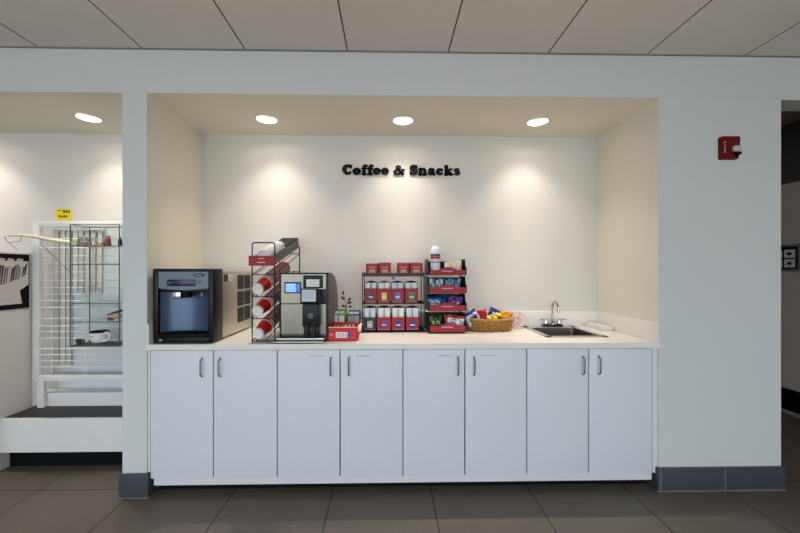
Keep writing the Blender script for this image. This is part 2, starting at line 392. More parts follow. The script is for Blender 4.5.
# ------------------------------------------------------------ wall lettering
def ribbon(mb, pts, w, y0, y1, X, Z, sx, sz):
    """thick rounded stroke in XZ, extruded in Y"""
    def smoothp(p):
        if len(p) < 3: return p
        o = []
        for i in range(len(p)-1):
            p0 = p[max(0, i-1)]; p1 = p[i]; p2 = p[i+1]; p3 = p[min(len(p)-1, i+2)]
            for k in range(4):
                t = k/4
                o.append(tuple(.5*((2*p1[a])+(-p0[a]+p2[a])*t+(2*p0[a]-5*p1[a]+4*p2[a]-p3[a])*t*t+(-p0[a]+3*p1[a]-3*p2[a]+p3[a])*t**3) for a in (0, 1)))
        return o+[p[-1]]
    p = smoothp(pts); n = len(p); L = []; R = []
    ws = [v*1.32 for v in (w if isinstance(w, (list, tuple)) else [w]*2)]
    for i in range(n):
        a = p[max(0, i-1)]; b = p[min(n-1, i+1)]; dx, dz = b[0]-a[0], b[1]-a[1]; d = math.hypot(dx, dz) or 1
        nx, nz = -dz/d, dx/d; t = i/(n-1); ww = (ws[0]*(1-t)+ws[1]*t) if len(ws) == 2 else (ws[0]*(1-2*t)+ws[1]*2*t if t < .5 else ws[1]*(2-2*t)+ws[2]*(2*t-1))
        ww /= 2; L.append((p[i][0]+nx*ww, p[i][1]+nz*ww)); R.append((p[i][0]-nx*ww, p[i][1]-nz*ww))
    for i in range(n-1):
        poly = [(X+u*sx, Z+v*sz) for u, v in (L[i], L[i+1], R[i+1], R[i])]
        mb.prism(poly, y0, y1, 'y')
    for c_, ww in ((p[0], ws[0]), (p[-1], ws[-1])):
        mb.prism([(X+(c_[0]+ww/2*.9*math.cos(2*PI*k/10))*sx, Z+(c_[1]+ww/2*.9*math.sin(2*PI*k/10))*sz) for k in range(10)], y0, y1, 'y')
def arc(cx, cz, rx, rz, a0, a1, n=12): return [(cx+rx*math.cos(math.radians(a0+(a1-a0)*k/n)), cz+rz*math.sin(math.radians(a0+(a1-a0)*k/n))) for k in range(n+1)]
G = {
 'C': (.86, [(arc(.45, .5, .30, .38, 42, 318), [.16, .3, .14]), ([(.71, .95), (.71, .66)], .1)]),
 'o': (.70, [(arc(.33, .33, .2, .22, 0, 180), [.25, .2, .25]), (arc(.33, .33, .2, .22, 180, 360), [.25, .2, .25])]),
 'f': (.50, [([(.24, .06), (.24, .7), (.32, .9), (.48, .86)], [.24, .2, .17]), ([(.06, .6), (.46, .6)], .12), ([(.06, .05), (.46, .05)], .11)]),
 'e': (.68, [(arc(.33, .33, .2, .22, 0, 325), [.2, .26, .13]), ([(.2, .36), (.5, .36)], .09)]),
 '&': (.98, [(arc(.42, .74, .17, .14, -60, 240), .1), ([(.3, .64), (.5, .4), (.8, .08)], .17), (arc(.34, .27, .22, .2, 60, 330), [.11, .2, .11]), ([(.84, .52), (.76, .34), (.52, .1)], .1), ([(.68, .52), (.92, .52)], .09)]),
 'S': (.76, [([(.6, .8), (.42, .9), (.24, .8), (.24, .64), (.4, .53), (.56, .42), (.6, .25), (.42, .1), (.16, .18)], [.15, .32, .15]), ([(.63, .94), (.63, .7)], .1), ([(.12, .34), (.12, .06)], .1)]),
 'n': (.82, [([(.2, .05), (.2, .6)], .23), ([(.24, .46), (.4, .6), (.56, .5), (.57, .05)], [.14, .2, .23]), ([(.05, .05), (.36, .05)], .11), ([(.43, .05), (.74, .05)], .11), ([(.06, .6), (.2, .6)], .12)]),
 'a': (.72, [(arc(.25, .2, .13, .12, 0, 360), .17), ([(.13, .52), (.28, .6), (.44, .52), (.46, .1), (.6, .06)], [.17, .22, .14])]),
 'c': (.66, [(arc(.34, .33, .2, .22, 45, 320), [.2, .27, .13])]),
 'k': (.80, [([(.2, .05), (.2, .9)], .23), ([(.05, .05), (.36, .05)], .11), ([(.06, .91), (.2, .91)], .12), ([(.3, .3), (.58, .58)], .12), ([(.34, .38), (.6, .07)], .22), ([(.46, .6), (.72, .6)], .1), ([(.48, .05), (.76, .05)], .11)]),
 's': (.58, [([(.45, .54), (.3, .61), (.17, .52), (.3, .37), (.43, .25), (.4, .12), (.26, .07), (.1, .14)], [.12, .25, .12])]),
 ' ': (.34, [])}
txt = 'Coffee & Snacks'; tot = sum(G[c_][0] for c_ in txt); sx = .937/tot; sz = .080
off = (.105, .615, 2.12); sg = thing('wall_lettering', 'black raised serif lettering reading Coffee & Snacks on the niche back wall', 'sign', off)
X = -.364
for ch in txt:
    adv, st = G[ch]
    if st:
        q = MB(off)
        for pts, ww in st: ribbon(q, pts, ww, .616, .6285, X, 2.132, sx, sz)
        q.build('raised_letter', M['black'], sg)
    X += adv*sx

# ------------------------------------------------------------ fire alarm
off = (2.127, 0, 2.133); t = thing('fire_alarm', 'dark red wall fire alarm with clear strobe on the white pillar', 'alarm', off)
q = MB(off)
poly = []
for cx_, cz_, a0 in ((2.170, 2.192, 0), (2.070, 2.192, 90), (2.070, 2.073, 180), (2.16, 2.073, 270)):
    for k in range(5): a = math.radians(a0+90*k/4); poly.append((cx_+.011*math.cos(a), cz_+.011*math.sin(a)))
q.prism(poly, -.022, -.001, 'y'); q.build('housing', M['firered'], t)
q = MB(off); q.box(2.125, 2.172, -.042, -.0222, 2.105, 2.14, 0, .006); q.build('strobe_lens', M['lens'], t)
q = MB(off); q.prism([(2.15, 2.075), (2.176, 2.09), (2.176, 2.103), (2.14, 2.103)], -.036, -.0222, 'y'); q.build('lens_bracket', M['blackm'], t)
q = MB(off)
for k, ch in enumerate('FIRE'): text_mb(q, ch, .02, face_front(2.082, -.0228, 2.163-.0185*k))
q.build('printed_word', M['white'], t)

# ------------------------------------------------------------ ice and water dispenser
k_ = .00618; ox, oz, oy = -1.437, .924, .012
def ix(p): return ox+(p-152.8)*k_
def iz(p): return oz+(344.4-p)*k_
off = (-1.26, .3, .924); t = thing('ice_dispenser', 'black and grey countertop ice and water dispenser at the left end of the counter', 'ice dispenser', off)
q = MB(off); x0, x1 = ix(152.8), ix(211.8); zt = iz(270.3)
q.box(x0, ix(158), oy, oy+.12, .928, zt, 0, .004); q.box(ix(206.8), x1, oy, oy+.12, .928, zt, 0, .004)
q.box(ix(157), ix(208), oy, oy+.12, iz(273.3), zt, 0, .004); q.box(ix(157), ix(208), oy, oy+.12, .928, iz(337.5), 0, .003)
q.box(x0+.002, x1-.002, oy+.1, oy+.125, .93, zt-.002)
q.build('front_bezel', M['black'], t)
q = MB(off); pl = [(ix(157.6), iz(273.2)), (ix(207.2), iz(273.2)), (ix(207.2), iz(289.5))]
pl += [(ix(207.2-49.6*k/10), iz(289.5+2*math.sin(PI*k/10))) for k in range(1, 10)]+[(ix(157.6), iz(289.5))]
q.prism(pl[::-1], oy+.004, oy+.06, 'y'); pn = q.build('control_panel', M['icegrey'], t)
q = MB(off); q.box(ix(166.5), ix(194.2), oy-.001, oy+.005, iz(287.4), iz(281), 0, .003); q.build('display', M['navy'], pn)
q = MB(off)
for p_ in (169.5, 190.5): q.lathe([(0, 0), (.008, 0)], 14, (0, 0, 0)); 
for p_ in (169.5, 190.8):
    q = MB(off); q.prism([(ix(p_)+.009*math.cos(a*PI/6), iz(284.2)+.009*math.sin(a*PI/6)) for a in range(12)], oy-.0025, oy-.001, 'y'); q.build('button', M['navyb'], pn)
q = MB(off); q.prism([(ix(197.8)+.033*math.cos(a*PI/12), iz(276.8)+.0105*math.sin(a*PI/12)) for a in range(24)], oy+.001, oy+.0045, 'y', 0); text_mb(q, 'Follett', .017, face_front(ix(197.8), oy+.0005, iz(276.8)), 1)
q.build('logo', [M['blackm'], M['white']], pn)
q = MB(off); pts = [(ix(198.5)+.010*math.cos(a*PI/8), oy+.003, iz(283.8)+.010*math.sin(a*PI/8)) for a in range(16)]; q.tube(pts, .0013, 6, closed=True); q.tube([(ix(198.5), oy+.003, iz(283.8)-.004), (ix(198.5), oy+.003, iz(283.8)+.006)], .0015, 6)
q.build('lever_icon', M['dgrey'], pn)
q = MB(off)   # curved recess
n = 14; vs = []; fs = []
for k in range(n+1):
    u = k/n; x = ix(158)+(ix(206.8)-ix(158))*u; y = oy+.02+.078*math.sin(PI*u)**.6
    vs += [(x, y, iz(338)), (x, y, iz(289.5))]
for k in range(n): fs.append((2*k, 2*k+2, 2*k+3, 2*k+1))
q.add(vs, fs, 0, True); q.build('recess_panel', M['iceblue'], t)
q = MB(off); q.box(ix(158), ix(206.8), oy+.012, oy+.06, iz(293.5), iz(288), 0, .003); q.build('dispense_head', M['black'], t)
q = MB(off); q.box(ix(171.5), ix(180), oy+.0, oy+.055, iz(300), iz(293), 0, .006); q.build('ice_chute', M['chrome'], t)
q = MB(off); q.box(ix(180.5), ix(187), oy+.004, oy+.05, iz(299), iz(293), 0, .003); q.build('chute_guard', M['blackm'], t)
q = MB(off); q.lathe([(0, 0), (.010, 0), (.012, .02), (.016, .03)], 16, (ix(198.5), oy+.03, iz(297.5))); q.build('water_nozzle', M['chrome'], t)
q = MB(off); q.box(ix(158.2), ix(206.6), oy-.012, oy+.09, iz(338.5), iz(334.5), 0, .004)
for k in range(11): q.box(ix(161+4*k), ix(162.2+4*k), oy, oy+.085, iz(334.6), iz(333.8))
q.build('drip_tray', M['blackm'], t)
q = MB(off); q.prism([(ix(160.5)+.011*math.cos(a*PI/6), iz(341)+.007*math.sin(a*PI/6)) for a in range(12)], oy-.001, oy+.001, 'y'); q.build('badge', M['grey'], t)
q = MB(off); q.box(x0+.008, x1-.001, .137, .6, .935, 1.366, 0, .004)
q.box(x0+.03, x0+.06, .2, .23, .9245, .936); q.box(x1-.06, x1-.03, .2, .23, .9245, .936); q.box(x0+.03, x0+.06, .5, .53, .9245, .936); q.box(x1-.06, x1-.03, .5, .53, .9245, .936)
bd = q.build('cabinet_body', M['body'], t)
for (ya, yb) in ((.352, .455), (.470, .575)):
    for (za, zb) in ((1.236, 1.338), (1.118, 1.222), (1.0, 1.104)):
        q = MB(off); q.box(x1-.0012, x1+.0005, ya, yb, za, zb)
        for k in range(8): z = za+.006+k*.0125; q.prism([(x1-.001, z), (x1+.004, z), (x1-.001, z+.006)], ya+.002, yb-.002, 'y')
        q.build('louvre_vent', M['louver'], bd)
q = MB(off); q.box(x1-.0012, x1+.001, .15, .20, 1.298, 1.345); q.build('rating_plate', M['louver'], bd)
q = MB(off); q.box(x1-.0012, x1+.001, .215, .27, 1.3, 1.348); q.box(x1+.001, x1+.0014, .238, .25, 1.318, 1.326, 1); q.build('sticker', [M['white'], M['firered']], bd)
# clear tumbler beside it
off = (-1.443, .045, .924)
tag(MB(off).lathe([(0, .001), (.010, .001), (.014, .055), (.012, .055), (.009, .004), (0, .004)], 20, off).build('water_shutoff', cm('clear_plastic', (214, 226, 238), .1, trans=.6)), 'small clear tube standing in the gap left of the ice dispenser', 'tube').name = 'clear_tube'

# ------------------------------------------------------------ cup and lid rack
off = (-.79, .3, .924); t = thing('cup_rack', 'tall black wire rack holding tilted stacks of red cups', 'rack', off)
fl = [(-.852, .055), (-.712, .055)]; fl = [(a_-.0, b_) for a_, b_ in fl]; bk = [(-.842, .56), (-.688, .56)]; ZT = 1.545
R = .0042
def frame(mb, a, b, z0, z1):
    mb.tube([(a[0], a[1], z0), (a[0], a[1], z1-.012), (a[0]+.004, a[1], z1-.004), (a[0]+.012, a[1], z1), (b[0]-.012, b[1], z1), (b[0]-.004, b[1], z1-.004), (b[0], b[1], z1-.012), (b[0], b[1], z0)], R, 8)
q = MB(off); frame(q, fl[0], fl[1], .926, ZT); q.build('front_frame', M['wire'], t)
q = MB(off); frame(q, bk[0], bk[1], .926, 1.56); q.build('rear_frame', M['wire'], t)
AX = Vector((.046, .45, .150)).normalized()
CS = [(-.812, .035, 1.254), (-.812, .035, 1.117), (-.808, .035, .977)]
q = MB(off)
for lv in range(4):
    zc = (1.40, 1.262, 1.125, .985)[lv]-.045
    for sgn in (0, 1):
        a = Vector((fl[sgn][0], fl[sgn][1], zc-.01)); b = Vector((bk[sgn][0], bk[sgn][1], zc+.145))
        q.tube([a, b], .003, 6)
    q.tube([(fl[0][0], .055, zc-.01), (fl[1][0], .055, zc-.01)], .003, 6)
    q.tube([(bk[0][0], .56, zc+.145), (bk[1][0], .56, zc+.145)], .003, 6)
    for s2 in (-.03, .03):
        a = Vector((-.79+s2, .03, zc-.004)); q.tube([a, a+AX*.5], .0025, 6)
for sgn in (0, 1): q.tube([(fl[sgn][0], .055, .935), (bk[sgn][0], .56, .935)], .003, 6)
q.build('slanted_shelf_wires', M['wire'], t)
q = MB(off); q.box(-.868, -.71, .038, .048, 1.400, 1.462); 
for z, w_ in ((1.446, .034), (1.421, .052)): q.box(-.79-w_/2, -.79+w_/2, .0372, .038, z-.0035, z+.0035, 1)
q.build('sign_plate', [M['red'], cm('pale_print', (214, 150, 150), .5)], t)
# black open trough on the top level
q = MB(off); a = Vector((-.79, .10, 1.405)); L = .46; 
u = Vector((1, -.115, 0)).normalized(); n_ = AX.cross(u)*-1
if n_.z < 0: n_ = -n_
def tp(s_, w_, h_): return a+AX*s_+u*w_+n_*h_
W_ = .062
AX2 = AX
for w0, w1, h0, h1 in ((-W_, W_, -.002, .002), (-W_, -W_+.004, .002, .062), (W_-.004, W_, .002, .062)):
    vs = [tp(s_, w_, h_) for h_ in (h0, h1) for s_ in (0, L) for w_ in (w0, w1)]
    q.add(vs, [(0, 2, 3, 1), (4, 5, 7, 6), (0, 1, 5, 4), (2, 6, 7, 3), (0, 4, 6, 2), (1, 3, 7, 5)], 0)
vs = [tp(s_, w_, h_) for h_ in (.066, .07) for s_ in (L-.22, L+.01) for w_ in (-W_, W_)]
q.add(vs, [(0, 2, 3, 1), (4, 5, 7, 6), (0, 1, 5, 4), (2, 6, 7, 3), (0, 4, 6, 2), (1, 3, 7, 5)], 1)
vs = [tp(s_, w_, h_) for h_ in (-.002, .066) for s_ in (L-.004, L) for w_ in (-W_, W_)]
q.add(vs, [(0, 2, 3, 1), (4, 5, 7, 6), (0, 1, 5, 4), (2, 6, 7, 3), (0, 4, 6, 2), (1, 3, 7, 5)], 1)
q.build('lid_trough', [cm('trough_grey', (92, 88, 84), .4, metal=.3), M['blackm']], t)
# cups
rot = AX.to_track_quat('Z', 'Y').to_euler()
def cup_tree(label, group, sm=None, rm=None):
    r = thing('paper_cup', label, 'cup', (0, 0, 0), group)
    MB().lathe([(.0335, .018), (.0445, .105), (.0435, .105), (.0325, .018)], 24).build('sleeve', sm or M['redcup'], r)
    MB().lathe([(0, .004), (.030, .003), (.031, 0), (.034, 0), (.0335, .018), (.0325, .018), (.0318, .006), (0, .006)], 24).build('cup_base', M['whitep'], r)
    MB().lathe([(.0437, .104), (.0465, .105), (.0472, .1075), (.0462, .110), (.0435, .1085), (.0437, .104)], 24).build('rim', rm or M['whitep'], r)
    return r
proto = None
for lv, c0 in enumerate(CS):
    where = ('top', 'middle', 'bottom')[lv]
    n = (15, 13, 12)[lv]
    for k in range(n):
        lab = ('white-based red paper cup at the front of the %s slanted stack in the black rack' % where) if k == 0 else ('nested red paper cup with white rim, farther back in the %s slanted stack' % where)
        grp = 'nested cups in the %s stack' % where if k else 'front cups of the three stacks'
        if k == 2 and lv == 0: c_ = proto = cup_tree(lab, grp, cm('mauve_cup', (150, 84, 84), .5), cm('mauve_rim', (190, 150, 148), .5)); proto2 = proto
        elif proto is None: c_ = proto = proto1 = cup_tree(lab, grp)
        else:
            proto = proto1 if k < 2 else proto2
            c_ = copy_tree(proto); c_['label'] = lab; c_['group'] = grp
        c_.location = Vector(c0)+AX*(.0235*k); c_.rotation_euler = rot
# lids on the top level
lp = None
for k in range(9):
    if lp is None:
        lp = MB().lathe([(0, .012), (.034, .012), (.038, .008), (.041, .001), (.046, .0), (.0475, .003), (.046, .006), (.043, .006), (.040, .014), (.036, .018), (0, .018)], 26).build('plastic_lid', M['whitep']); l_ = lp
        tag(l_, 'white plastic cup lid nested in the top trough of the black rack', 'lid', 'white cup lids in the rack trough')
    else: l_ = lp.copy(); COL.objects.link(l_)
    l_.location = a+AX*(.0+.030*k)+n_*.054; l_.rotation_euler = rot

# ------------------------------------------------------------ coffee machine
off = (-.54, .3, .924); t = thing('coffee_machine', 'stainless steel and black automatic coffee machine with touch screen and taped notes', 'coffee machine', off)
kc = (2.1+.07)/342; cx0 = -.540
def mx_(p): return (p-388.5)*kc
def mz(p): return 1.371-(p-270.5)*kc
yf = .07; xl, xr = mx_(281), mx_(328.3)
q = MB(off); side = [(yf+.004, .935), (yf+.004, 1.352), (yf+.06, 1.358), (.22, 1.352), (.35, 1.325), (.44, 1.26), (.49, 1.16), (.495, .935)]
q.prism(side, xl, xr, 'x', 0, False); q.build('housing', M['dgrey'], t)
q = MB(off)  # black edge outline of the front
q.box(xl-.001, xl+.007, yf-.008, yf+.02, .95, mz(273)); q.box(xr-.012, xr+.001, yf-.008, yf+.02, .95, mz(273)); q.box(xl, xr, yf-.008, yf+.02, mz(274.3), mz(272.7)); q.box(xl, xr, yf-.008, yf+.01, mz(304), mz(303)); q.build('front_edge', M['black'], t)
q = MB(off); q.box(xl+.007, xr-.012, yf-.005, yf+.004, mz(303), mz(274.3)); q.box(xl+.007, xr-.012, yf-.005, yf+.004, mz(333.5), mz(304)); q.build('front_panel', M['steel2'], t)
q = MB(off); q.box(mx_(285.5), mx_(301.8), yf-.009, yf-.005, mz(293.2), mz(282), 0, .001); q.box(mx_(286.7), mx_(296.5), yf-.0095, yf-.009, mz(292), mz(283.4), 1); q.box(mx_(296.5), mx_(300.8), yf-.0095, yf-.009, mz(292), mz(283.4), 2)
q.build('touch_screen', [M['black'], M['screen'], M['screenb']], t)
q = MB(off); q.box(mx_(304), mx_(323.3), yf-.012, yf-.004, mz(288), mz(275.3), 0, .003); q.box(mx_(307.2), mx_(320), yf-.0128, yf-.012, mz(286.6), mz(279.3), 1)
for z in (281.5, 284): q.box(mx_(309.5), mx_(318), yf-.0132, yf-.0128, mz(z+.35), mz(z), 2)
q.build('upper_note_panel', [M['black'], M['white'], M['grey']], t)
q = MB(off); q.box(mx_(301.8), mx_(319), yf-.03, yf-.004, mz(303.3), mz(288.3), 0, .004); q.box(mx_(303.4), mx_(317.2), yf-.0308, yf-.03, mz(301), mz(289.4), 1)
for z in (292, 294.5, 297): q.box(mx_(306), mx_(315), yf-.0312, yf-.0308, mz(z+.35), mz(z), 2)
q.build('lower_note_panel', [M['black'], cm('blue_white_card', (206, 214, 228), .5), M['grey']], t)
q = MB(off); q.box(mx_(319.5), mx_(326), yf-.02, yf-.004, mz(303), mz(289), 0, .003); q.tube([(mx_(321), yf-.02, mz(290)), (mx_(322.5), yf-.032, mz(295)), (mx_(323.5), yf-.03, mz(302))], .006, 8); q.build('steam_knob', M['black'], t)
q = MB(off); q.box(mx_(305), mx_(321), yf-.06, yf-.004, mz(325), mz(303.4), 0, .006); q.box(mx_(306), mx_(320), yf-.05, yf-.004, mz(337.5), mz(324.5), 0, .004)
q.box(mx_(308.3), mx_(310.8), yf-.07, yf-.058, mz(336), mz(322)); q.box(mx_(315.3), mx_(317.8), yf-.07, yf-.058, mz(336), mz(322)); sp = q.build('coffee_spout', M['black'], t)
q = MB(off); q.prism([(mx_(313)+.019*math.cos(a_*PI/3+.5), mz(314.5)+.019*math.sin(a_*PI/3+.5)) for a_ in range(6)], yf-.062, yf-.0602, 'y'); q.build('hexagon_badge', cm('badge_grey', (78, 78, 92), .3), sp)
q = MB(off); q.box(mx_(277)-.001, mx_(326.5), .005, yf+.02, .926, .938, 0, .005); q.box(mx_(279), mx_(326), .018, yf, .938, .955, 1, .004)
for k in range(12): q.box(mx_(282+3.5*k), mx_(283.2+3.5*k), .02, yf-.003, .955, .957, 0)
q.build('drip_tray', [M['black'], M['steel']], t)
q = MB(off); q.box(mx_(277)+.002, mx_(326), .002, .006, .928, .936, 0, .001); q.build('tray_lip', M['steel'], t)

# ------------------------------------------------------------ cartons with sachets
def sachet_mesh(w_, h_, d_, m=0, seed=0):
    """small pillow packet, standing upright in XZ, base at z=0"""
    rd = random.Random(seed); mb = MB(); nx, nz = 6, 6; F = []; B = []
    for j in range(nz+1):
        for i in range(nx+1):
            u = i/nx; v = j/nz; b = (math.sin(PI*u)*math.sin(PI*v))**.6*d_/2
            F.append(((u-.5)*w_, -b-.0003, v*h_)); B.append(((u-.5)*w_, b+.0003, v*h_))
    fs = []
    for j in range(nz):
        for i in range(nx):
            k = j*(nx+1)+i; fs.append((k, k+1, k+nx+2, k+nx+1))
    N = len(F)
    mb.add(F, fs, m, True); mb.add(B, [f[::-1] for f in fs], m, True)
    return mb
def carton(name, label, cat, x0, x1, y0, y1, z0, z1, body, badge, group=None, backh=0, label_bar=True, inner=None):
    off = ((x0+x1)/2, (y0+y1)/2, z0); t = thing(name, label, cat, off, group); q = MB(off); e = .0025
    q.box(x0, x1, y0, y0+e, z0, z1); q.box(x0, x0+e, y0, y1, z0, z1); q.box(x1-e, x1, y0, y1, z0, z1); q.box(x0, x1, y0, y1, z0, z0+e)
    q.box(x0, x1, y1-e, y1, z0, z1+backh); q.build('carton_body', body, t)
    if badge:
        q = MB(off); w_ = (x1-x0); h_ = z1-z0; q.box(x0+w_*.3, x0+w_*.72, y0-.0008, y0-.0001, z0+h_*.18, z0+h_*.72); q.box(x0+w_*.36, x0+w_*.66, y0-.0012, y0-.0008, z0+h_*.36, z0+h_*.44, 1); q.build('badge_print', [badge, M['white']], t)
    if label_bar:
        q = MB(off); q.box(x0+.008, x1-.008, y0-.0008, y0-.0001, z0+.004, z0+.0085); q.build('printed_line', cm('pale_print', (214, 150, 150), .5), t)
    return t
_sc = {}
def sachet(name, label, cat, mats, x, y, z, w_, h_, d_, rz=0, tilt=0, group=None, roll=0, band=False):
    key = (name, mats[0].name, round(w_, 3), round(h_, 3), band)
    if key in _sc:
        o = _sc[key].copy(); COL.objects.link(o)
    else:
        o = sachet_mesh(w_, h_, d_).build(name, mats)
        if len(mats) > 1:
            for p in o.data.polygons:
                zc = p.center.z/h_
                if .3 < zc < .68: p.material_index = 1
        _sc[key] = o
    o.location = (x, y, z); o.rotation_euler = (tilt, roll, rz); tag(o, label, cat, group)
    return o

# condiment rack
kr = .00719
def rx_(p): return (p-388.5)*kr
def rz_(p): return 1.371-(p-270.5)*kr
off = (.03, .45, .924); t = thing('condiment_rack', 'black three-level wire rack of red cartons in the middle of the counter', 'rack', off)
lx, rxx = rx_(362.5), rx_(424); yF, yB = .36, .56
q = MB(off)
for x in (lx, rxx):
    for y in (yF, yB): q.tube([(x, y, .926), (x, y, 1.36)], .0035, 8)
    for z in (.945, 1.14, 1.33): q.tube([(x, yF, z), (x, yB, z)], .003, 6)
q.build('posts', M['wire'], t)
for z0, z1 in ((1.328, 1.352),):
    q = MB(off); q.box(lx-.003, rxx+.003, yF-.006, yF, z0, z1); q.box(lx, rxx, yF, yB, z0, z0+.004); q.box(lx-.003, rxx+.003, yB, yB+.003, z0, z1); q.build('top_tray', cm('dark_tray', (54, 44, 42), .5), t)
for z in (.936, 1.135):
    q = MB(off)
    for k in range(9): y = yF+(yB-yF)*k/8; q.tube([(lx, y, z), (rxx, y, z)], .0025 if k else .0045, 6)
    q.build('shelf', M['wire'], t)
q = MB(off); q.box(rx_(390.5), rx_(396), yF-.004, yF-.001, rz_(280.5), rz_(276.3)); q.box(rx_(392), rx_(394.5), yF-.0048, yF-.004, rz_(279.8), rz_(277), 1); q.build('price_tag', [cm('lilac_tag', (168, 172, 200), .5), M['navyb']], t)
for (a_, b_, lb, top) in ((366, 378.3, 'leftmost red carton on the top tray of the condiment rack', cm('cream_card', (232, 214, 180), .5)), (378.6, 391, 'second red carton on the top tray, beside the leftmost', cm('brown_card', (130, 60, 40), .5)),
                     (397.3, 409.6, 'third red carton on the top tray, right of the gap', cm('orange_card', (214, 110, 60), .5)), (410, 423, 'rightmost red carton on the top tray, next to the snack tower', cm('rose_card', (190, 70, 80), .5))):
    c_ = carton('sachet_carton', lb, 'carton', rx_(a_), rx_(b_), yF+.004, yF+.12, 1.3325, rz_(263.5), M['red'], None, 'red cartons on the top tray')
    o2 = c_.location; q = MB(o2); q.box(rx_(a_)+.002, rx_(b_)-.002, yF+.01, yF+.118, rz_(265), rz_(262.6)); q.build('top_flap', top, c_)
    q = MB(o2); w_ = rx_(b_)-rx_(a_); q.box(rx_(a_)+.018, rx_(b_)-.018, yF+.003, yF+.0039, rz_(267.6), rz_(266.6)); q.prism([(rx_(a_)+.02, 1.3550), (rx_(b_)-.02, 1.3550), (rx_(b_)-.026, rz_(269.2)), (rx_(a_)+.026, rz_(269.2))], yF+.003, yF+.0039, 'y'); q.build('front_print', cm('tan_print', (196, 150, 130), .5), c_)
row2 = [(364.5, 377, 'teal badge', (34, 66, 78), M['red']), (378, 390.3, 'yellow badge', (222, 190, 88), M['red']), (391, 404, 'bright blue badge', (50, 110, 200), M['red']), (405, 418.3, 'green badge', (30, 128, 100), M['red'])]
row3 = [(363.3, 376, 'pale figure on dark front', (190, 180, 186), cm('near_black_card', (30, 28, 40), .4)), (377, 391, 'purple badge', (92, 44, 150), M['red']), (391.6, 405, 'dark blue badge with rings', (36, 36, 140), M['red']), (406, 419.5, 'dark blue badge', (40, 44, 130), M['red'])]
for ri, (row, zb, zt2, zp) in enumerate(((row2, 1.1385, rz_(288.5), rz_(281.8)), (row3, .9405, rz_(317.5), rz_(307.5)))):
    pos = ('left end', 'second place', 'third place', 'right end'); shelf = ('middle', 'bottom')[ri]
    for ci, (a_, b_, bn, bc, bd_) in enumerate(row):
        x0, x1 = rx_(a_), rx_(b_)
        kind = 'black' if (ri, ci) == (1, 0) else 'red'
        c_ = carton('sachet_carton', '%s carton with %s, %s of the rack %s shelf' % (kind, bn, pos[ci], shelf), 'carton', x0, x1, yF+.008, yF+.13, zb, zt2, bd_, cm('badge_%d_%d' % (ri, ci), bc, .4), 'sachet cartons on the %s shelf' % shelf)
        q = MB(c_.location); w_ = x1-x0; n = 10
        pl = [(x0+.001, zt2-.002), (x1-.001, zt2-.002), (x1-.001, zp-.006)]+[(x1-.001-(w_-.002)*k/n, zp-.006+.012*math.sin(PI*k/n)) for k in range(1, n)]+[(x0+.001, zp-.006)]
        q.prism(pl, yF+.075, yF+.08, 'y'); q.build('back_card', M['blackm'] if ci != 1 or ri else cm('brown_card', (130, 60, 40), .5), c_)
        hh = zp-zb-.012
        cols = [cm('silver_foil', (216, 222, 230), .3), cm('pale_foil', (240, 238, 232), .4)]
        mm = cols[1] if (ri, ci) in ((0, 1), (1, 1), (1, 2)) else cols[0]
        for sgn, side_ in ((-1, 'left'), (1, 'right')):
            for dep in range(2):
                sachet('sachet', '%s sachet, %s column, in the %s carton, %s shelf' % ('cream' if mm is cols[1] else 'silver', side_, bn.split(' with')[0].replace('dark blue badge', 'dark blue badge' if ci == 3 else 'ringed blue badge'), shelf), 'sachet', [mm],
                   (x0+x1)/2+sgn*w_*.235, yF+.03+dep*.022, zb+.004, w_*.42, hh-dep*.0, .018, group='sachets in the %s carton, %s shelf' % (bn.split()[0]+' '+bn.split()[1], shelf))

# snack tower
ks = .00708
def sx_(p): return (p-388.5)*ks
def sz_(p): return 1.371-(p-270.5)*ks
off = (.418, .43, .924); t = thing('snack_tower', 'black four-tier display stand with red front strips, left of the wicker basket', 'display stand', off)
x0, x1 = sx_(428.2), sx_(466.8); y0, y1 = .315, .55
tiers = [(275.2, 270, 260.5), (293.3, 287.3, 278), (311.3, 305.3, 296), (332.2, 326, 316)]
for k, (fb, ft, st) in enumerate(tiers):
    zb, zt3, zs = sz_(fb), sz_(ft), sz_(st)
    q = MB(off); q.box(x0, x1, y0, y1, zb, zb+.004); q.box(x0, x1, y1-.004, y1, zb, zs)
    for xa in (x0, x1-.005):
        q.prism([(y0, zb), (y1, zb), (y1, zs+.012), (y0+.05, zs+.012), (y0+.03, zt3+.022), (y0, zt3+.018)], xa, xa+.005, 'x')
    tr = q.build('tray', M['black'], t)
    q = MB(off); n = 16; xa, xb = x0+.012, x1-.008; 
    pl = [(xa, zb+.003), (xb, zb+.003), (xb, zt3)]+[(xb-(xb-xa)*i/n, zt3+.02*max(0, math.sin(PI*(i/n-.25)/.5) if .25 < i/n < .75 else 0)) for i in range(1, n)]+[(xa, zt3)]
    q.prism(pl, y0-.004, y0-.0005, 'y'); q.box((x0+x1)/2-.04, (x0+x1)/2+.04, y0-.0047, y0-.004, zt3-.012, zt3-.004, 1); q.build('front_strip', [M['red'], cm('lilac_print', (188, 150, 180), .5)], tr)
    if k: 
        pass
q = MB(off)
for xa in (x0-.001, x1-.003):
    q.box(xa, xa+.004, y1-.03, y1-.004, .926, sz_(262))
q.build('rear_uprights', M['black'], t)
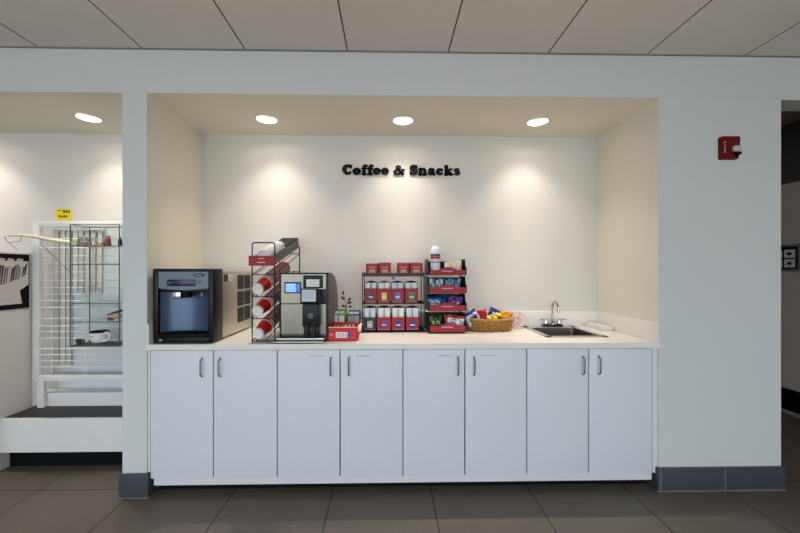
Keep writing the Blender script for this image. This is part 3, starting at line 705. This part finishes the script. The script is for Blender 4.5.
# bottle on the top tier
bx, by, bz = sx_(436.3), .37, sz_(275.2)+.0045; off = (bx, by, bz)
t = thing('creamer_canister', 'white canister with red and blue label standing on the top tier of the snack tower', 'canister', off)
q = MB(off); q.lathe([(0, 0), (.033, 0), (.035, .004), (.035, .155), (.031, .165)], 28, off); b_ = q.build('canister_body', cm('canister_white', (226, 226, 232), .35), t)
q = MB(off); q.lathe([(.031, .165), (.031, .172), (.028, .19), (.018, .203), (0, .205)], 24, off); q.build('cap', M['whitep'], t)
q = MB(off); q.lathe([(.0353, .095), (.0353, .155)], 28, off, 0); q.lathe([(.0356, .112), (.0356, .130)], 28, off, 1); q.lathe([(.0357, .132), (.0357, .146)], 28, off, 3); q.lathe([(.0354, .085), (.0354, .092)], 28, off, 3)
q.build('label_band', [cm('pale_blue_band', (200, 206, 222), .4), cm('label_red', (200, 34, 40), .4), M['white'], cm('label_navy', (40, 60, 110), .4)], b_)
# top tier packets
R2 = random.Random(3)
for k in range(6):
    sachet('sugar_packet', 'cream and pink sugar packet in the heap on the top tier of the snack tower', 'packet', [cm('cream_packet', (232, 216, 192), .5), cm('pink_packet', (222, 180, 170), .5)][:1+(k % 2)],
           sx_(448+2.4*k), y0+.025+.012*(k % 3), sz_(275.2)+.006, .042, .085+R2.random()*.016, .012, rz=R2.uniform(-.3, .3), group='sugar packets on the top tier')
for k in range(10):
    left = k < 5; col = [cm('ice_packet', (176, 200, 212), .4), cm('teal_packet', (90, 130, 140), .4)] if left else [cm('mid_blue_packet', (66, 110, 176), .4), cm('grey_blue_packet', (140, 160, 190), .4)]
    if k % 2: col = col[::-1]
    px_ = 431.5+(k % 5)*2.9+(0 if left else 16.5)
    sachet('drink_stick', ('pale teal and white' if left else 'blue and silver')+' stick packet on the second tier of the snack tower, %s side' % ('left' if left else 'right'), 'packet', col, sx_(px_), y0+.03+.014*(k % 2), sz_(293.3)+.006, .022, .098-.006*(k % 3), .012,
           rz=R2.uniform(-.2, .2), roll=R2.uniform(-.08, .08), group='stick packets on the second tier, %s side' % ('left' if left else 'right'))
def bag(label, mats, x, y, z, w_, h_, d_, rz=0, tilt=0, roll=0, group=None, name='snack_bag'):
    mb = MB(); nx, nz = 10, 12; F = []; B = []; rd = random.Random(int(x*1000))
    for j in range(nz+1):
        for i in range(nx+1):
            u = i/nx; v = j/nz; b = (math.sin(PI*u)**.6)*(math.sin(PI*v)**.7)*d_/2; b *= 1+.22*math.sin(9*u+5*v+x*40)*math.sin(7*v+x*30)
            zig = .0025*(i % 2)*(1 if j in (0, nz) else 0)
            F.append(((u-.5)*w_*(1-.06*math.sin(PI*v)), -b-.0004, v*h_+zig)); B.append(((u-.5)*w_*(1-.06*math.sin(PI*v)), b+.0004, v*h_+zig))
    for j in range(nz):
        mi = (1 if len(mats) > 1 and nz*.35 <= j < nz*.62 else 0)
        if len(mats) > 2 and j >= nz-2: mi = 2
        if len(mats) > 2 and j < 2: mi = 2
        for i in range(nx):
            k = j*(nx+1)+i; m_ = mi if (mi != 1 or 1 < i < nx-2) else 0
            N = len(F)
            mb.add([F[k], F[k+1], F[k+nx+2], F[k+nx+1]], [(0, 1, 2, 3)], m_, True); mb.add([B[k], B[k+1], B[k+nx+2], B[k+nx+1]], [(3, 2, 1, 0)], m_, True)
    o = mb.build(name, mats); bm = bmesh.new(); bm.from_mesh(o.data); bmesh.ops.remove_doubles(bm, verts=bm.verts, dist=.00005); bm.to_mesh(o.data); bm.free()
    o.location = (x, y, z); o.rotation_euler = (tilt, roll, rz); tag(o, label, 'snack bag', group); return o
lb_ = cm('light_blue_bag', (110, 160, 214), .3); wb = cm('white_foil', (226, 228, 234), .35); pp = cm('purple_bag', (112, 60, 150), .3); pk = cm('lilac_bag', (190, 150, 200), .35)
nv = cm('navy_bag', (40, 60, 130), .3)
z3 = sz_(311.3)+.006; z4 = sz_(332.2)+.006
bag('light blue snack packet on the third tier of the snack tower, front left', [lb_, wb, nv], sx_(436), y0+.045, z3, .105, .095, .04, roll=-.1)
bag('dark blue snack packet behind the light blue one on the third tier', [nv, lb_], sx_(443), y0+.095, z3, .09, .105, .03, roll=.1)
bag('purple snack packet with lilac centre on the right of the third tier', [pp, pk, pp], sx_(455.5), y0+.045, z3, .105, .095, .04, roll=.12)
bag('green snack packet with pale centre on the left of the bottom tier', [cm('green_bag', (70, 92, 58), .35), cm('lime_print', (176, 186, 110), .4)], sx_(437), y0+.045, z4, .095, .105, .04, roll=-.06)
bag('white snack packet with red ends on the right of the bottom tier', [wb, wb, cm('rust_bag', (170, 60, 40), .35)], sx_(456), y0+.042, z4, .125, .105, .04, roll=.1)
bag('rust red snack packet standing behind the white one on the bottom tier', [cm('rust_bag', (170, 60, 40), .35), wb], sx_(452), y0+.09, z4, .09, .11, .03)

# ------------------------------------------------------------ wicker basket
bcx, bcy = .752, .46; off = (bcx, bcy, .924); A_, B_ = .162, .098
t = thing('wicker_basket', 'oval woven wicker basket heaped with snack bags beside the snack tower', 'basket', off)
q = MB(off); NS = 24
for r_ in range(8):
    z = .931+.0105*r_; gro = 1+.010*r_; pts = []
    for k in range(NS*4):
        a_ = 2*PI*k/(NS*4); wv = .0055*math.cos(a_*NS+(PI if r_ % 2 else 0))
        pts.append((bcx+(A_*gro+wv)*math.cos(a_), bcy+(B_*gro+wv)*math.sin(a_), z))
    q.tube(pts, .0052, 5, closed=True)
q.build('weave', M['wicker'], t)
q = MB(off)
for k in range(NS):
    a_ = 2*PI*(k+.5)/NS; q.tube([(bcx+A_*math.cos(a_), bcy+B_*math.sin(a_), .927), (bcx+A_*1.08*math.cos(a_), bcy+B_*1.08*math.sin(a_), 1.012)], .0034, 5)
q.build('stakes', cm('wicker_dark', (96, 58, 28), .65, var=.2), t)
q = MB(off)
for ph in (0, PI):
    pts = []
    for k in range(120):
        a_ = 2*PI*k/120; g_ = 1.09; pts.append((bcx+(A_*g_+.003*math.cos(20*a_+ph))*math.cos(a_), bcy+(B_*g_+.003*math.cos(20*a_+ph))*math.sin(a_), 1.014+.004*math.sin(20*a_+ph)))
    q.tube(pts, .0055, 6, closed=True)
q.build('rim', cm('wicker_rim', (190, 142, 80), .6, var=.2), t)
q = MB(off); q.prism([(bcx+A_*math.cos(2*PI*k/32), bcy+B_*math.sin(2*PI*k/32)) for k in range(32)], .926, .931, 'z'); q.build('bottom', cm('wicker_dark', (150, 96, 48), .65), t)
yl = cm('yellow_bag', (240, 196, 20), .3); rd_ = cm('red_bag', (196, 26, 30), .3); og = cm('orange_bag', (222, 140, 40), .3); bl = cm('royal_blue_bag', (44, 60, 150), .3)
Z = .965
bag('white snack bag with royal blue stripes at the left end of the basket', [wb, bl, bl], .655, .415, Z+.0, .11, .115, .04, rz=.25, tilt=-.25, roll=-.5)
bag('pale blue and white snack bag at the back left of the basket', [wb, nv], .66, .50, Z+.02, .12, .10, .04, rz=-.1, tilt=-.2, roll=-.9)
bag('bright red snack bag standing left of the yellow bag in the basket', [rd_, rd_, rd_], .715, .43, Z+.01, .075, .105, .035, rz=.1, tilt=-.2, roll=-.2)
bag('navy snack bag with white centre leaning at the back of the basket', [nv, wb, bl], .80, .51, Z+.01, .12, .105, .035, rz=-.1, tilt=-.3, roll=.45)
bag('yellow snack bag lying across the front of the basket', [yl, yl, yl], .765, .42, Z-.005, .155, .085, .045, rz=.05, tilt=-.5, roll=.05)
bag('yellow snack bag with black print right of the middle of the basket', [yl, cm('black_print', (30, 26, 20), .4)], .82, .44, Z+.0, .06, .09, .035, tilt=-.3, roll=.15)
bag('orange snack bag at the right end of the basket', [og, cm('gold_bag', (230, 180, 80), .3), og], .865, .455, Z-.005, .095, .105, .045, rz=-.2, tilt=-.2, roll=.25)
# candy jar
jx, jy = .978, .53; off = (jx, jy, .924)
t = thing('candy_jar', 'clear square candy jar of pink and white sweets right of the basket', 'jar', off)
q = MB(off); w_ = .05
for a_ in ((jx-w_, jx+w_, jy-w_, jy-w_+.003), (jx-w_, jx+w_, jy+w_-.003, jy+w_), (jx-w_, jx-w_+.003, jy-w_+.003, jy+w_-.003), (jx+w_-.003, jx+w_, jy-w_+.003, jy+w_-.003)): q.box(*a_, .926, 1.045)
q.box(jx-w_, jx+w_, jy-w_, jy+w_, .9245, .928); q.build('jar_body', cm('jar_plastic', (246, 236, 236), .08, alpha=.22), t)
cp = None; R3 = random.Random(5)
cmats = [cm('candy_pink', (236, 150, 158), .3), cm('candy_white', (240, 226, 222), .3), cm('candy_red', (220, 96, 108), .3)]
protos = []
for j in range(2):
    mb = MB(); n = 12
    prof = [(0, -.007), (.007, -.0065), (.0105, -.003), (.0115, 0), (.0105, .003), (.007, .0065), (0, .007)]
    for i in range(len(prof)-1):
        for k in range(n):
            a0, a1 = 2*PI*k/n, 2*PI*(k+1)/n; r0, z0 = prof[i]; r1, z1 = prof[i+1]
            tw0, tw1 = z0*30, z1*30
            mb.add([(r0*math.cos(a0), r0*math.sin(a0), z0), (r0*math.cos(a1), r0*math.sin(a1), z0), (r1*math.cos(a1), r1*math.sin(a1), z1), (r1*math.cos(a0), r1*math.sin(a0), z1)], [(0, 1, 2, 3)], (k//2) % 2, True)
    protos.append((mb, [cmats[0 if j else 2], cmats[1]]))
base = [tag(mb.build('wrapped_candy', ms), 'round pink and white striped sweet inside the clear jar', 'sweet', 'sweets in the clear jar') for mb, ms in protos]
cnt = 0
for lz in range(6):
    for gx in range(3):
        for gy in range(3):
            if gx == 1 and gy == 1: continue
            o = base[cnt] if cnt < 2 else base[cnt % 2].copy()
            if cnt >= 2: COL.objects.link(o)
            o.location = (jx-.03+.03*gx+R3.uniform(-.003, .003), jy-.03+.03*gy+R3.uniform(-.003, .003), .939+.0155*lz+(.004 if (gx+gy) % 2 else 0))
            o.rotation_euler = (R3.uniform(-.5, .5), R3.uniform(-.5, .5), R3.uniform(0, 3)); cnt += 1

# ------------------------------------------------------------ red tray carton at the front
x0, x1 = -.386, -.198; y0, y1 = .075, .235; z0, z1 = .9245, 1.010
off = ((x0+x1)/2, (y0+y1)/2, z0); t = thing('snack_carton', 'open red carton of packets in front of the tea boxes, right of the coffee machine', 'carton', off)
q = MB(off); e = .003
q.box(x0, x1, y0, y0+e, z0, z1); q.box(x0, x0+e, y0, y1, z0, z1); q.box(x1-e, x1, y0, y1, z0, z1); q.box(x0, x1, y1-e, y1, z0, z1+.008); q.box(x0, x1, y0, y1, z0, z0+e)
q.build('carton_body', cm('scarlet_card', (204, 34, 38), .45, var=.08), t)
q = MB(off); q.box(x0-.001, x1+.001, y0-.001, y0+.004, z1-.002, z1+.003); q.box(x0-.001, x0+.004, y0, y1, z1-.002, z1+.003); q.build('cream_edge', cm('cream_card', (232, 214, 180), .5), t)
q = MB(off); q.box(x0+.052, x0+.125, y0-.0008, y0, z0+.02, z0+.056, 0)
for k in range(4): q.box(x0+.062+.016*k, x0+.070+.016*k, y0-.0013, y0-.0008, z0+.026, z0+.05, 1)
q.box(x0+.128, x0+.148, y0-.0008, y0, z0+.024, z0+.058, 2); q.box(x0+.012, x0+.034, y0-.0008, y0, z0+.034, z0+.046, 3); q.build('front_label', [M['white'], M['grey'], cm('violet_print', (92, 60, 150), .4), cm('rose_print', (232, 130, 130), .4)], t)
q = MB(off)
q.add([(x1, y0+.01, z1-.002), (x1, y1-.03, z1), (x1+.022, y1-.035, z1+.012), (x1+.02, y0+.03, z1-.004), (x1+.001, y0+.01, z1-.03), (x1+.018, y0+.04, z1-.035)], [(0, 1, 2, 3), (0, 3, 5, 4)], 0)
q.build('torn_flap', cm('flap_card', (236, 216, 208), .5), t)
for k in range(7):
    xx = x0+.022+.024*k; mt = [cm('amber_packet', (206, 130, 30), .4)] if k < 3 else ([cm('cream_packet', (232, 216, 192), .5)] if k < 5 else [cm('maroon_packet', (120, 30, 36), .4)])
    nm = 'amber' if k < 3 else 'cream' if k < 5 else 'maroon'
    bag_ = sachet('snack_packet', '%s packet standing inside the open red carton' % nm, 'packet', mt, xx, y0+.035+.1*(k % 2)*.5, z0+.005, .023, .078+.004*(k % 3), .02, rz=1.3, group='%s packets in the open red carton' % nm)
for k in range(6):
    xx = x0+.03+.024*k; mt = [cm('amber_packet', (206, 130, 30), .4)] if k < 3 else [cm('cream_packet', (232, 216, 192), .5)]
    nm = 'amber' if k < 3 else 'cream'
    sachet('snack_packet', '%s packet standing inside the open red carton' % nm, 'packet', mt, xx, y0+.115, z0+.005, .023, .082, .02, rz=1.3, group='%s packets in the open red carton' % nm)
# tea boxes behind
for (a_, b_, zt4, body, nm, lab) in ((-.405, -.305, 1.065, cm('green_carton', (120, 150, 96), .45), 'green', 'green-edged box of white sachets behind the open red carton'), (-.293, -.205, 1.06, cm('slate_carton', (104, 110, 120), .45), 'slate', 'slate grey box of silver sachets left of the condiment rack')):
    c_ = carton('tea_box', lab, 'box', a_, b_, .33, .43, .9245, zt4, body, None, label_bar=False, backh=.02)
    q = MB(c_.location); q.box(a_-.001, b_+.001, .328, .333, zt4-.006, zt4+.002); q.build('front_lip', cm(nm+'_lip', (150, 196, 90) if nm == 'green' else (70, 74, 84), .4), c_)
    q = MB(c_.location)
    for s_ in (.27, .73): q.box(a_+(b_-a_)*s_-.018, a_+(b_-a_)*s_+.018, .3285, .3295, zt4-.06, zt4-.012)
    q.build('front_window', M['white'] if nm == 'green' else M['grey'], c_)
    for s_ in (.3, .7):
        sachet('tea_sachet', '%s sachet standing in the %s' % ('white' if nm == 'green' else 'silver', 'green-edged box' if nm == 'green' else 'slate grey box'), 'sachet', [M['white'] if nm == 'green' else cm('silver_foil', (216, 222, 230), .3)], a_+(b_-a_)*s_, .37, .929, .036, zt4-.915, .02, group='sachets in the %s tea box' % nm)
# sprig
sxp, syp = -.315, .465; off = (sxp, syp, .924); t = thing('leaf_sprig', 'dark-leaved sprig in a slim pale vase behind the green-edged box', 'plant', off)
q = MB(off); q.lathe([(0, .001), (.014, .001), (.018, .03), (.014, .08), (.008, .11), (.009, .12)], 18, off); q.build('vase', cm('pale_vase', (206, 200, 190), .4), t)
q = MB(off); q.tube([(sxp, syp, 1.03), (sxp-.004, syp, 1.12), (sxp-.018, syp, 1.185), (sxp-.035, syp, 1.23)], [.002, .002, .0015, .001], 6); q.tube([(sxp-.003, syp, 1.08), (sxp+.014, syp-.005, 1.14)], .0015, 6); q.build('stem', cm('twig', (90, 74, 60), .6), t)
for (lx_, lz_, an, ln) in ((-.014, 1.15, 2.2, .04), (.004, 1.125, .3, .045), (.012, 1.14, .9, .04), (-.004, 1.10, 2.7, .035), (-.022, 1.19, 1.6, .03), (.016, 1.105, -.2, .03)):
    q = MB(off); p0 = Vector((sxp+lx_, syp-.006, lz_)); d_ = Vector((math.cos(an), -.2, math.sin(an))).normalized(); nn = Vector((-math.sin(an), .3, math.cos(an))).normalized()
    L_ = []; 
    for k in range(7):
        u_ = k/6; wd = .0085*math.sin(PI*u_)**.8; c_ = p0+d_*ln*u_+Vector((0, -.006*math.sin(PI*u_), 0)); L_.append((c_-nn*wd, c_+Vector((0, -.002, 0)), c_+nn*wd))
    vs = [v for tr in L_ for v in tr]; fs = []
    for k in range(6): fs += [(3*k, 3*k+1, 3*k+4, 3*k+3), (3*k+1, 3*k+2, 3*k+5, 3*k+4)]
    q.add(vs, fs, 0, True); q.build('leaf', cm('dark_leaf', (34, 36, 34), .5), t)

# ------------------------------------------------------------ side alcove
PX = -2.652
off = (-2.15, .48, 0); t = thing('display_platform', 'low white platform with dark top filling the bottom of the side alcove', 'platform', off)
q = MB(off); q.box(PX+.001, -1.611, .285, .305, .127, .356); q.box(PX+.001, -1.611, .305, ND-.001, .315, .335); q.build('fascia', M['dispw'], t)
q = MB(off); q.box(PX+.001, -1.611, .3055, ND-.001, .3355, .356); q.build('deck', M['platform'], t)
q = MB(off); q.box(PX+.001, -1.611, .345, .36, .001, .3145); q.build('toe_kick', M['blackm'], t)
# side partition with photo print
off = (PX-.015, .33, 0); t = thing('side_partition', 'white low partition at the left of the alcove carrying a photo print', 'partition', off)
MB(off).box(PX-.03, PX, .02, .50, .001, 1.50, 0, .002).build('panel', cm('partition_white', (220, 214, 208), .5), t)
off = (PX, .33, 1.3); t = thing('photo_print', 'black and white photo print of slanted strips on the white partition', 'picture', off)
q = MB(off); y0, y1, z0, z1 = .08, .47, 1.098, 1.488; q.box(PX+.0005, PX+.006, y0, y1, z0, z1); q.build('backing', M['blackm'], t)
q = MB(off); q.prism([(y0, z0+.035), (.42, z0+.035), (.405, z0+.13), (.465, z0+.17), (.465, z1-.05), (y0, z1-.05)], PX+.006, PX+.0065, 'x', 0)
q.build('print_ground', cm('print_light', (206, 200, 194), .5), t)
q = MB(off); R4 = random.Random(2)
for k in range(24):
    yy = y0+.003+k*.0152; zt_ = z1-.06-R4.random()*.04; zb_ = z0+.13+.12*max(0, (yy-.22)/.27)+R4.random()*.02
    q.prism([(yy, zb_), (yy+.008+R4.random()*.004, zb_+.006), (yy+.022+R4.random()*.004, zt_), (yy+.012, zt_-.004)], PX+.0065, PX+.007, 'x', (k*7 % 5) % 3)
for k in range(6): yy = y0+.06*k+R4.random()*.02; q.prism([(yy, z1-.05), (yy+.045, z1-.05), (yy+.05, z1-.028-.01*R4.random()), (yy+.01, z1-.03)], PX+.0065, PX+.007, 'x', 2)
for yy in (.26, .33, .40): q.prism([(yy+.004*math.cos(a*PI/4), z0+.065+.004*math.sin(a*PI/4)) for a in range(8)], PX+.0065, PX+.007, 'x', 0)
q.build('printed_strips', [cm('print_mid', (112, 106, 102), .5), cm('print_dark', (58, 54, 52), .5), cm('print_pale', (186, 176, 172), .5)], t)
# wall window behind the display, with grey blind strips
struct(MB().box(-2.575, -1.63, ND-.012, ND-.001, .42, 1.70), 'window_1', M['paneb'])
struct(MB().box(-2.63, -1.63, .508, .60, .3565, .455), 'trim_5', M['dispw'])
off = (-2.4, .59, 1.71); t = thing('hanging_blind', 'grey vertical slat blind hanging behind the upper left of the wire grid', 'blind', off)
q = MB(off); q.box(-2.60, -2.2, .585, .61, 1.685, 1.705); q.build('head_rail', M['dispw'], t)
R5 = random.Random(9)
for k in range(8):
    xx = -2.585+.047*k; q = MB(off); q.box(xx, xx+.034, .592+.004*(k % 2), .595+.004*(k % 2), 1.685-(.5 if k > 2 else 1.05)+.03*R5.random(), 1.684); q.build('slat', [cm('slat_grey', (196, 195, 193), .6), cm('slat_beige', (214, 210, 202), .6)][k % 2], t)
# white wire grid frame
kf = .00747; yG = .475
FX0, FX1, FZ0, FZ1 = -2.63, -1.63, .553, 1.735
off = (-2.15, yG, .356); t = thing('wire_grid_stand', 'white framed wire grid display stand at the back of the side alcove', 'display stand', off); grid_stand = t
q = MB(off)
q.box(FX0, FX0+.05, yG, yG+.03, FZ0, FZ1, 0, .003); q.box(FX0+.05, FX1, yG, yG+.03, FZ1-.045, FZ1, 0, .003); q.box(FX0+.05, FX1, yG, yG+.03, FZ0, FZ0+.045, 0, .003); q.box(FX1-.04, FX1, yG, yG+.03, FZ0+.045, FZ1-.045)
q.build('outer_frame', M['dispw'], t)
for x in (FX0+.035, FX1-.09):
    q = MB(off); q.box(x, x+.045, yG+.002, yG+.028, .3565, FZ0); q.build('post', M['dispw'], t)
zs = []
for g_ in (1.66, 1.545, 1.43, 1.195, 1.11-.15, .80-.055): pass
for py in (239, 248, 256, 263, 272, 280.5, 287.5, 294, 300.5, 307, 318, 325.5, 331, 337.5, 348, 354, 360, 366): zs.append(1.371-(py-270.5)*kf)
q = MB(off)
for z in zs: q.tube([(FX0+.04, yG+.006, z), (FX1-.03, yG+.006, z)], .0034, 6)
q.build('horizontal_wires', M['wirew'], t)
q = MB(off)
for x in (-2.575, -2.50, -2.25, -1.96, -1.88, -1.80): q.tube([(x, yG+.013, FZ0+.03), (x, yG+.013, FZ1-.03)], .0028, 6)
q.build('vertical_wires', M['wirew'], t)
# price sign
off = (-2.543, ND, 1.81); t = thing('yellow_notice', 'small yellow notice stuck on the wall above the wire grid', 'notice', off)
q = MB(off); q.box(-2.606, -2.482, ND-.003, ND-.0005, 1.767, 1.853); q.build('paper', M['yellow'], t)
q = MB(off)
for a_, b_, zz, h_ in ((-2.548, -2.532, 1.822, .022), (-2.528, -2.514, 1.822, .020), (-2.510, -2.496, 1.822, .02), (-2.582, -2.566, 1.786, .02), (-2.560, -2.549, 1.786, .015), (-2.545, -2.533, 1.786, .018), (-2.529, -2.516, 1.786, .016), (-2.592, -2.56, 1.838, .005)):
    q.box(a_, b_, ND-.0038, ND-.003, zz, zz+h_)
q.build('printed_text', M['ink'], t)
# glass display cabinet hung on the grid
gx0, gx1, gy0, gy1, gz0, gz1 = -2.207, -1.872, .315, .468, .842, 1.69
off = (-2.04, .41, gz0); t = thing('glass_display_case', 'clear glass shelved display case hung in front of the wire grid', 'display case', off)
e = .004
for nm, a_ in (('side_pane', (gx0, gx0+e, gy0+e, gy1-e, gz0+.01, gz1)), ('side_pane', (gx1-e, gx1, gy0+e, gy1-e, gz0+.01, gz1)), ('back_pane', (gx0, gx1-.1, gy1-e, gy1, gz0+.01, gz1))):
    q = MB(off); q.box(*a_); q.build(nm, M['glass'], t)
q = MB(off)
for x, y in ((gx0, gy0), (gx1, gy0), (gx0, gy1), (gx1, gy1), (-1.985+.02, gy1)): q.box(x-.0025, x+.0025, y-.002, y+.002, gz0, gz1)
for z in (gz1,):
    q.box(gx0, gx1, gy0-.002, gy0+.002, z-.002, z+.002); q.box(gx0, gx1, gy1-.002, gy1+.002, z-.002, z+.002); q.box(gx0-.002, gx0+.002, gy0, gy1, z-.002, z+.002)
q.build('edge_strips', M['glassedge'], t)
SH = [1.013, 1.141, 1.414, 1.541]
for z in SH:
    q = MB(off); q.box(gx0+.006, gx1-.006, gy0+.006, gy1-.006, z-.003, z+.003); sh = q.build('glass_shelf', M['glass'], t)
    q = MB(off); q.box(gx0+.006, gx1-.006, gy0+.0035, gy0+.0055, z-.003, z+.003); q.build('shelf_edge', M['glassedge'], sh)
q = MB(off); q.box(gx0, gx1, gy0, gy1, gz0, gz0+.008); q.build('base_plate', cm('dark_base', (66, 66, 72), .4), t)
kg = .0072
def gx_(p): return (p-388.5)*kg
# things inside
z = SH[3]+.0035
tag(MB((gx_(84), .40, z)).box(gx_(80.3), gx_(88.5), .375, .425, z, z+.033, 0, .002).build('display_box', cm('box_taupe', (150, 142, 136), .5)), 'lower grey box on the top glass shelf', 'box')
tag(MB((gx_(84.5), .40, z+.035)).box(gx_(81), gx_(88), .38, .42, z+.034, z+.07, 0, .002).build('display_box', cm('box_grey', (170, 168, 164), .5)), 'upper grey box on the top glass shelf, resting on another box', 'box')
off = (gx_(96.5), .41, z); t = thing('sample_tray', 'long shallow tray of small samples along the top glass shelf', 'tray', off)
q = MB(off); q.box(gx_(89.5), gx_(104.5), .39, .43, z, z+.012, 0, .002); q.build('tray', cm('tan_tray', (190, 150, 120), .5), t)
for k in range(5):
    q = MB(off); q.box(gx_(90.3+2.9*k), gx_(92.6+2.9*k), .394, .426, z+.0125, z+.026, 0, .002); q.build('sample', [cm('s_brown', (96, 70, 60), .5), M['white'], cm('s_rose', (200, 120, 110), .5), cm('s_gold', (226, 190, 110), .5)][k % 4], t)
off = (gx_(108.3), .40, z); t = thing('figurine', 'red-brown rounded figurine on the top glass shelf', 'figurine', off)
q = MB(off); q.lathe([(0, 0), (.018, 0), (.02, .012), (.016, .035), (.018, .045), (.013, .058)], 20, off); q.build('figure_body', cm('red_brown', (140, 62, 54), .4), t)
q = MB(off); q.lathe([(.013, .058), (.015, .068), (.011, .078), (0, .081)], 18, off); q.build('figure_head', cm('pale_rose', (186, 130, 120), .4), t)
off = (gx_(120), .40, z); t = thing('small_bottle', 'small dark bottle at the right end of the top glass shelf', 'bottle', off)
q = MB(off); q.lathe([(0, 0), (.012, 0), (.0125, .045), (.006, .058)], 18, off); q.build('bottle_body', M['black'], t)
q = MB(off); q.lathe([(.006, .058), (.006, .074), (0, .075)], 14, off); q.build('cap', cm('cap_grey', (170, 176, 176), .4), t)
# small shoe-like ornament
z = SH[0]+.0035; off = (gx_(113), .41, z); t = thing('shoe_ornament', 'black and tan miniature shoe ornament on the lowest glass shelf', 'ornament', off)
q = MB(off); q.tube([(gx_(106.5), .41, z+.018), (gx_(109), .41, z+.02), (gx_(113), .41, z+.022), (gx_(117), .41, z+.026), (gx_(120.5), .41, z+.027)], [.007, .014, .018, .02, .014], 12, flat=.8); q.build('tan_body', cm('tan_leather', (206, 160, 120), .45), t)
q = MB(off); q.tube([(gx_(106), .41, z+.034), (gx_(110), .41, z+.042), (gx_(115), .41, z+.052), (gx_(120.8), .41, z+.064)], [.004, .007, .010, .012], 10, flat=.7); q.build('black_top', M['black'], t)
q = MB(off); q.box(gx_(107.5), gx_(112), .395, .425, z, z+.014, 0, .004); q.build('dark_heel', cm('dark_brown', (66, 40, 30), .5), t)
# mug and pot on the base
z = gz0+.0085; mxx, my = gx_(98), .415; off = (mxx, my, z); t = thing('wide_mug', 'wide white mug with black rim on the base of the glass case', 'mug', off)
q = MB(off); q.lathe([(0, 0), (.032, 0), (.045, .008), (.056, .035), (.057, .078), (.054, .078), (.050, .035), (.03, .010), (0, .010)], 30, off, [0, 0, 0, 0, 0, 1, 1, 1]); q.build('mug_body', [M['whitep'], M['blackm']], t)
q = MB(off); q.lathe([(.0575, .074), (.0585, .078), (.0575, .083), (.054, .084), (.053, .078)], 30, off); q.build('rim', M['black'], t)
q = MB(off); q.tube([(mxx+.045, my-.015, z+.068), (mxx+.07, my-.02, z+.076), (mxx+.088, my-.02, z+.062), (mxx+.085, my-.02, z+.035), (mxx+.062, my-.02, z+.016), (mxx+.036, my-.015, z+.012)], .007, 10, flat=1.2); q.build('handle', M['whitep'], t)
q = MB(off); q.box(mxx-.018, mxx+.006, my-.0578, my-.056, z+.048, z+.054); q.build('printed_line', M['grey'], t)
tag(MB((gx_(82), .38, z)).lathe([(0, 0), (.012, 0), (.016, .012), (.018, .03), (.014, .032), (0, .026)], 14, (gx_(81), .385, z)).lathe([(0, 0), (.010, 0), (.012, .02), (.008, .028), (0, .03)], 12, (gx_(84.6), .39, z)).build('brown_trinket', cm('brown_knob', (112, 78, 52), .5)), 'small brown twin-knobbed trinket beside the wide mug', 'trinket')
# pale arm fixed to the grid
off = (-2.15, yG, .345)
def ar(px_, py): return ((px_-388.5)*.00738, .455, 1.371-(py-270.5)*.00738)
q = MB(off); pts = [ar(*p) for p in ((8, 237.8), (16, 237), (26, 237), (38, 238.6), (50, 241), (62, 243), (73.5, 244.2))]
q.tube(pts, [.006, .008, .010, .012, .014, .015, .015], 10); q.tube([ar(60, 243), ((60-388.5)*.00738, yG+.01, 1.575)], .006, 8)
arm = q.build('curved_arm', M['pine'], grid_stand); arm['label'] = 'pale curved wooden arm jutting left'
q = MB(off); q.tube([ar(8, 238.5), ar(10.5, 243.6), ar(14, 244), ar(23, 243.2), ar(24.5, 238.5)], .0022, 6); q.tube([ar(12, 244), ar(16, 247.5), ar(20.5, 251.5)], .002, 6); q.tube([ar(46, 248), ar(76, 278)], .002, 6); q.build('wire_loop', cm('grey_wire', (110, 104, 100), .4, metal=.5), arm)

# ------------------------------------------------------------ corridor sign plate
off = (XR, 1.1, 1.5); t = thing('wall_plaque', 'dark framed plaque with four pale panels on the corridor wall', 'plaque', off)
q = MB(off); q.box(XR-.006, XR-.0005, 1.0, 1.27, 1.36, 1.62); q.build('backing_plate', cm('plate_taupe', (120, 112, 104), .5), t)
q = MB(off); q.box(XR-.016, XR-.006, 1.03, 1.25, 1.385, 1.60, 0, .002); q.build('dark_frame', M['blackm'], t)
R6 = random.Random(4)
for r_ in range(2):
    for c_ in range(2):
        ya = 1.045+.105*c_; za = 1.40+.092*r_
        q = MB(off); q.box(XR-.0175, XR-.016, ya, ya+.088, za, za+.078); q.box(XR-.0182, XR-.0175, ya+.028, ya+.064, za+.026, za+.052, 1); q.build('pale_panel', [cm('panel_pale', (206, 204, 200), .5), M['blackm']], t)

# ------------------------------------------------------------ world, camera, view
W = bpy.data.worlds.new('World'); S.world = W; W.use_nodes = True
bg = W.node_tree.nodes['Background']; bg.inputs[0].default_value = (.81, .91, 1, 1); bg.inputs[1].default_value = 4.3
cam = bpy.data.cameras.new('camera'); co = bpy.data.objects.new('camera', cam); COL.objects.link(co)
co.location = (0, -2.1, 1.371); co.rotation_euler = (PI/2, 0, -math.radians(1.09))
cam.sensor_width = 36; cam.lens = 342/800*36; cam.shift_x = 5/800; cam.shift_y = 4/800; cam.clip_start = .05
S.camera = co
S.view_settings.view_transform = 'Standard'; S.view_settings.look = 'None'; S.view_settings.exposure = .08; S.view_settings.gamma = 1; S.view_settings.use_curve_mapping = False
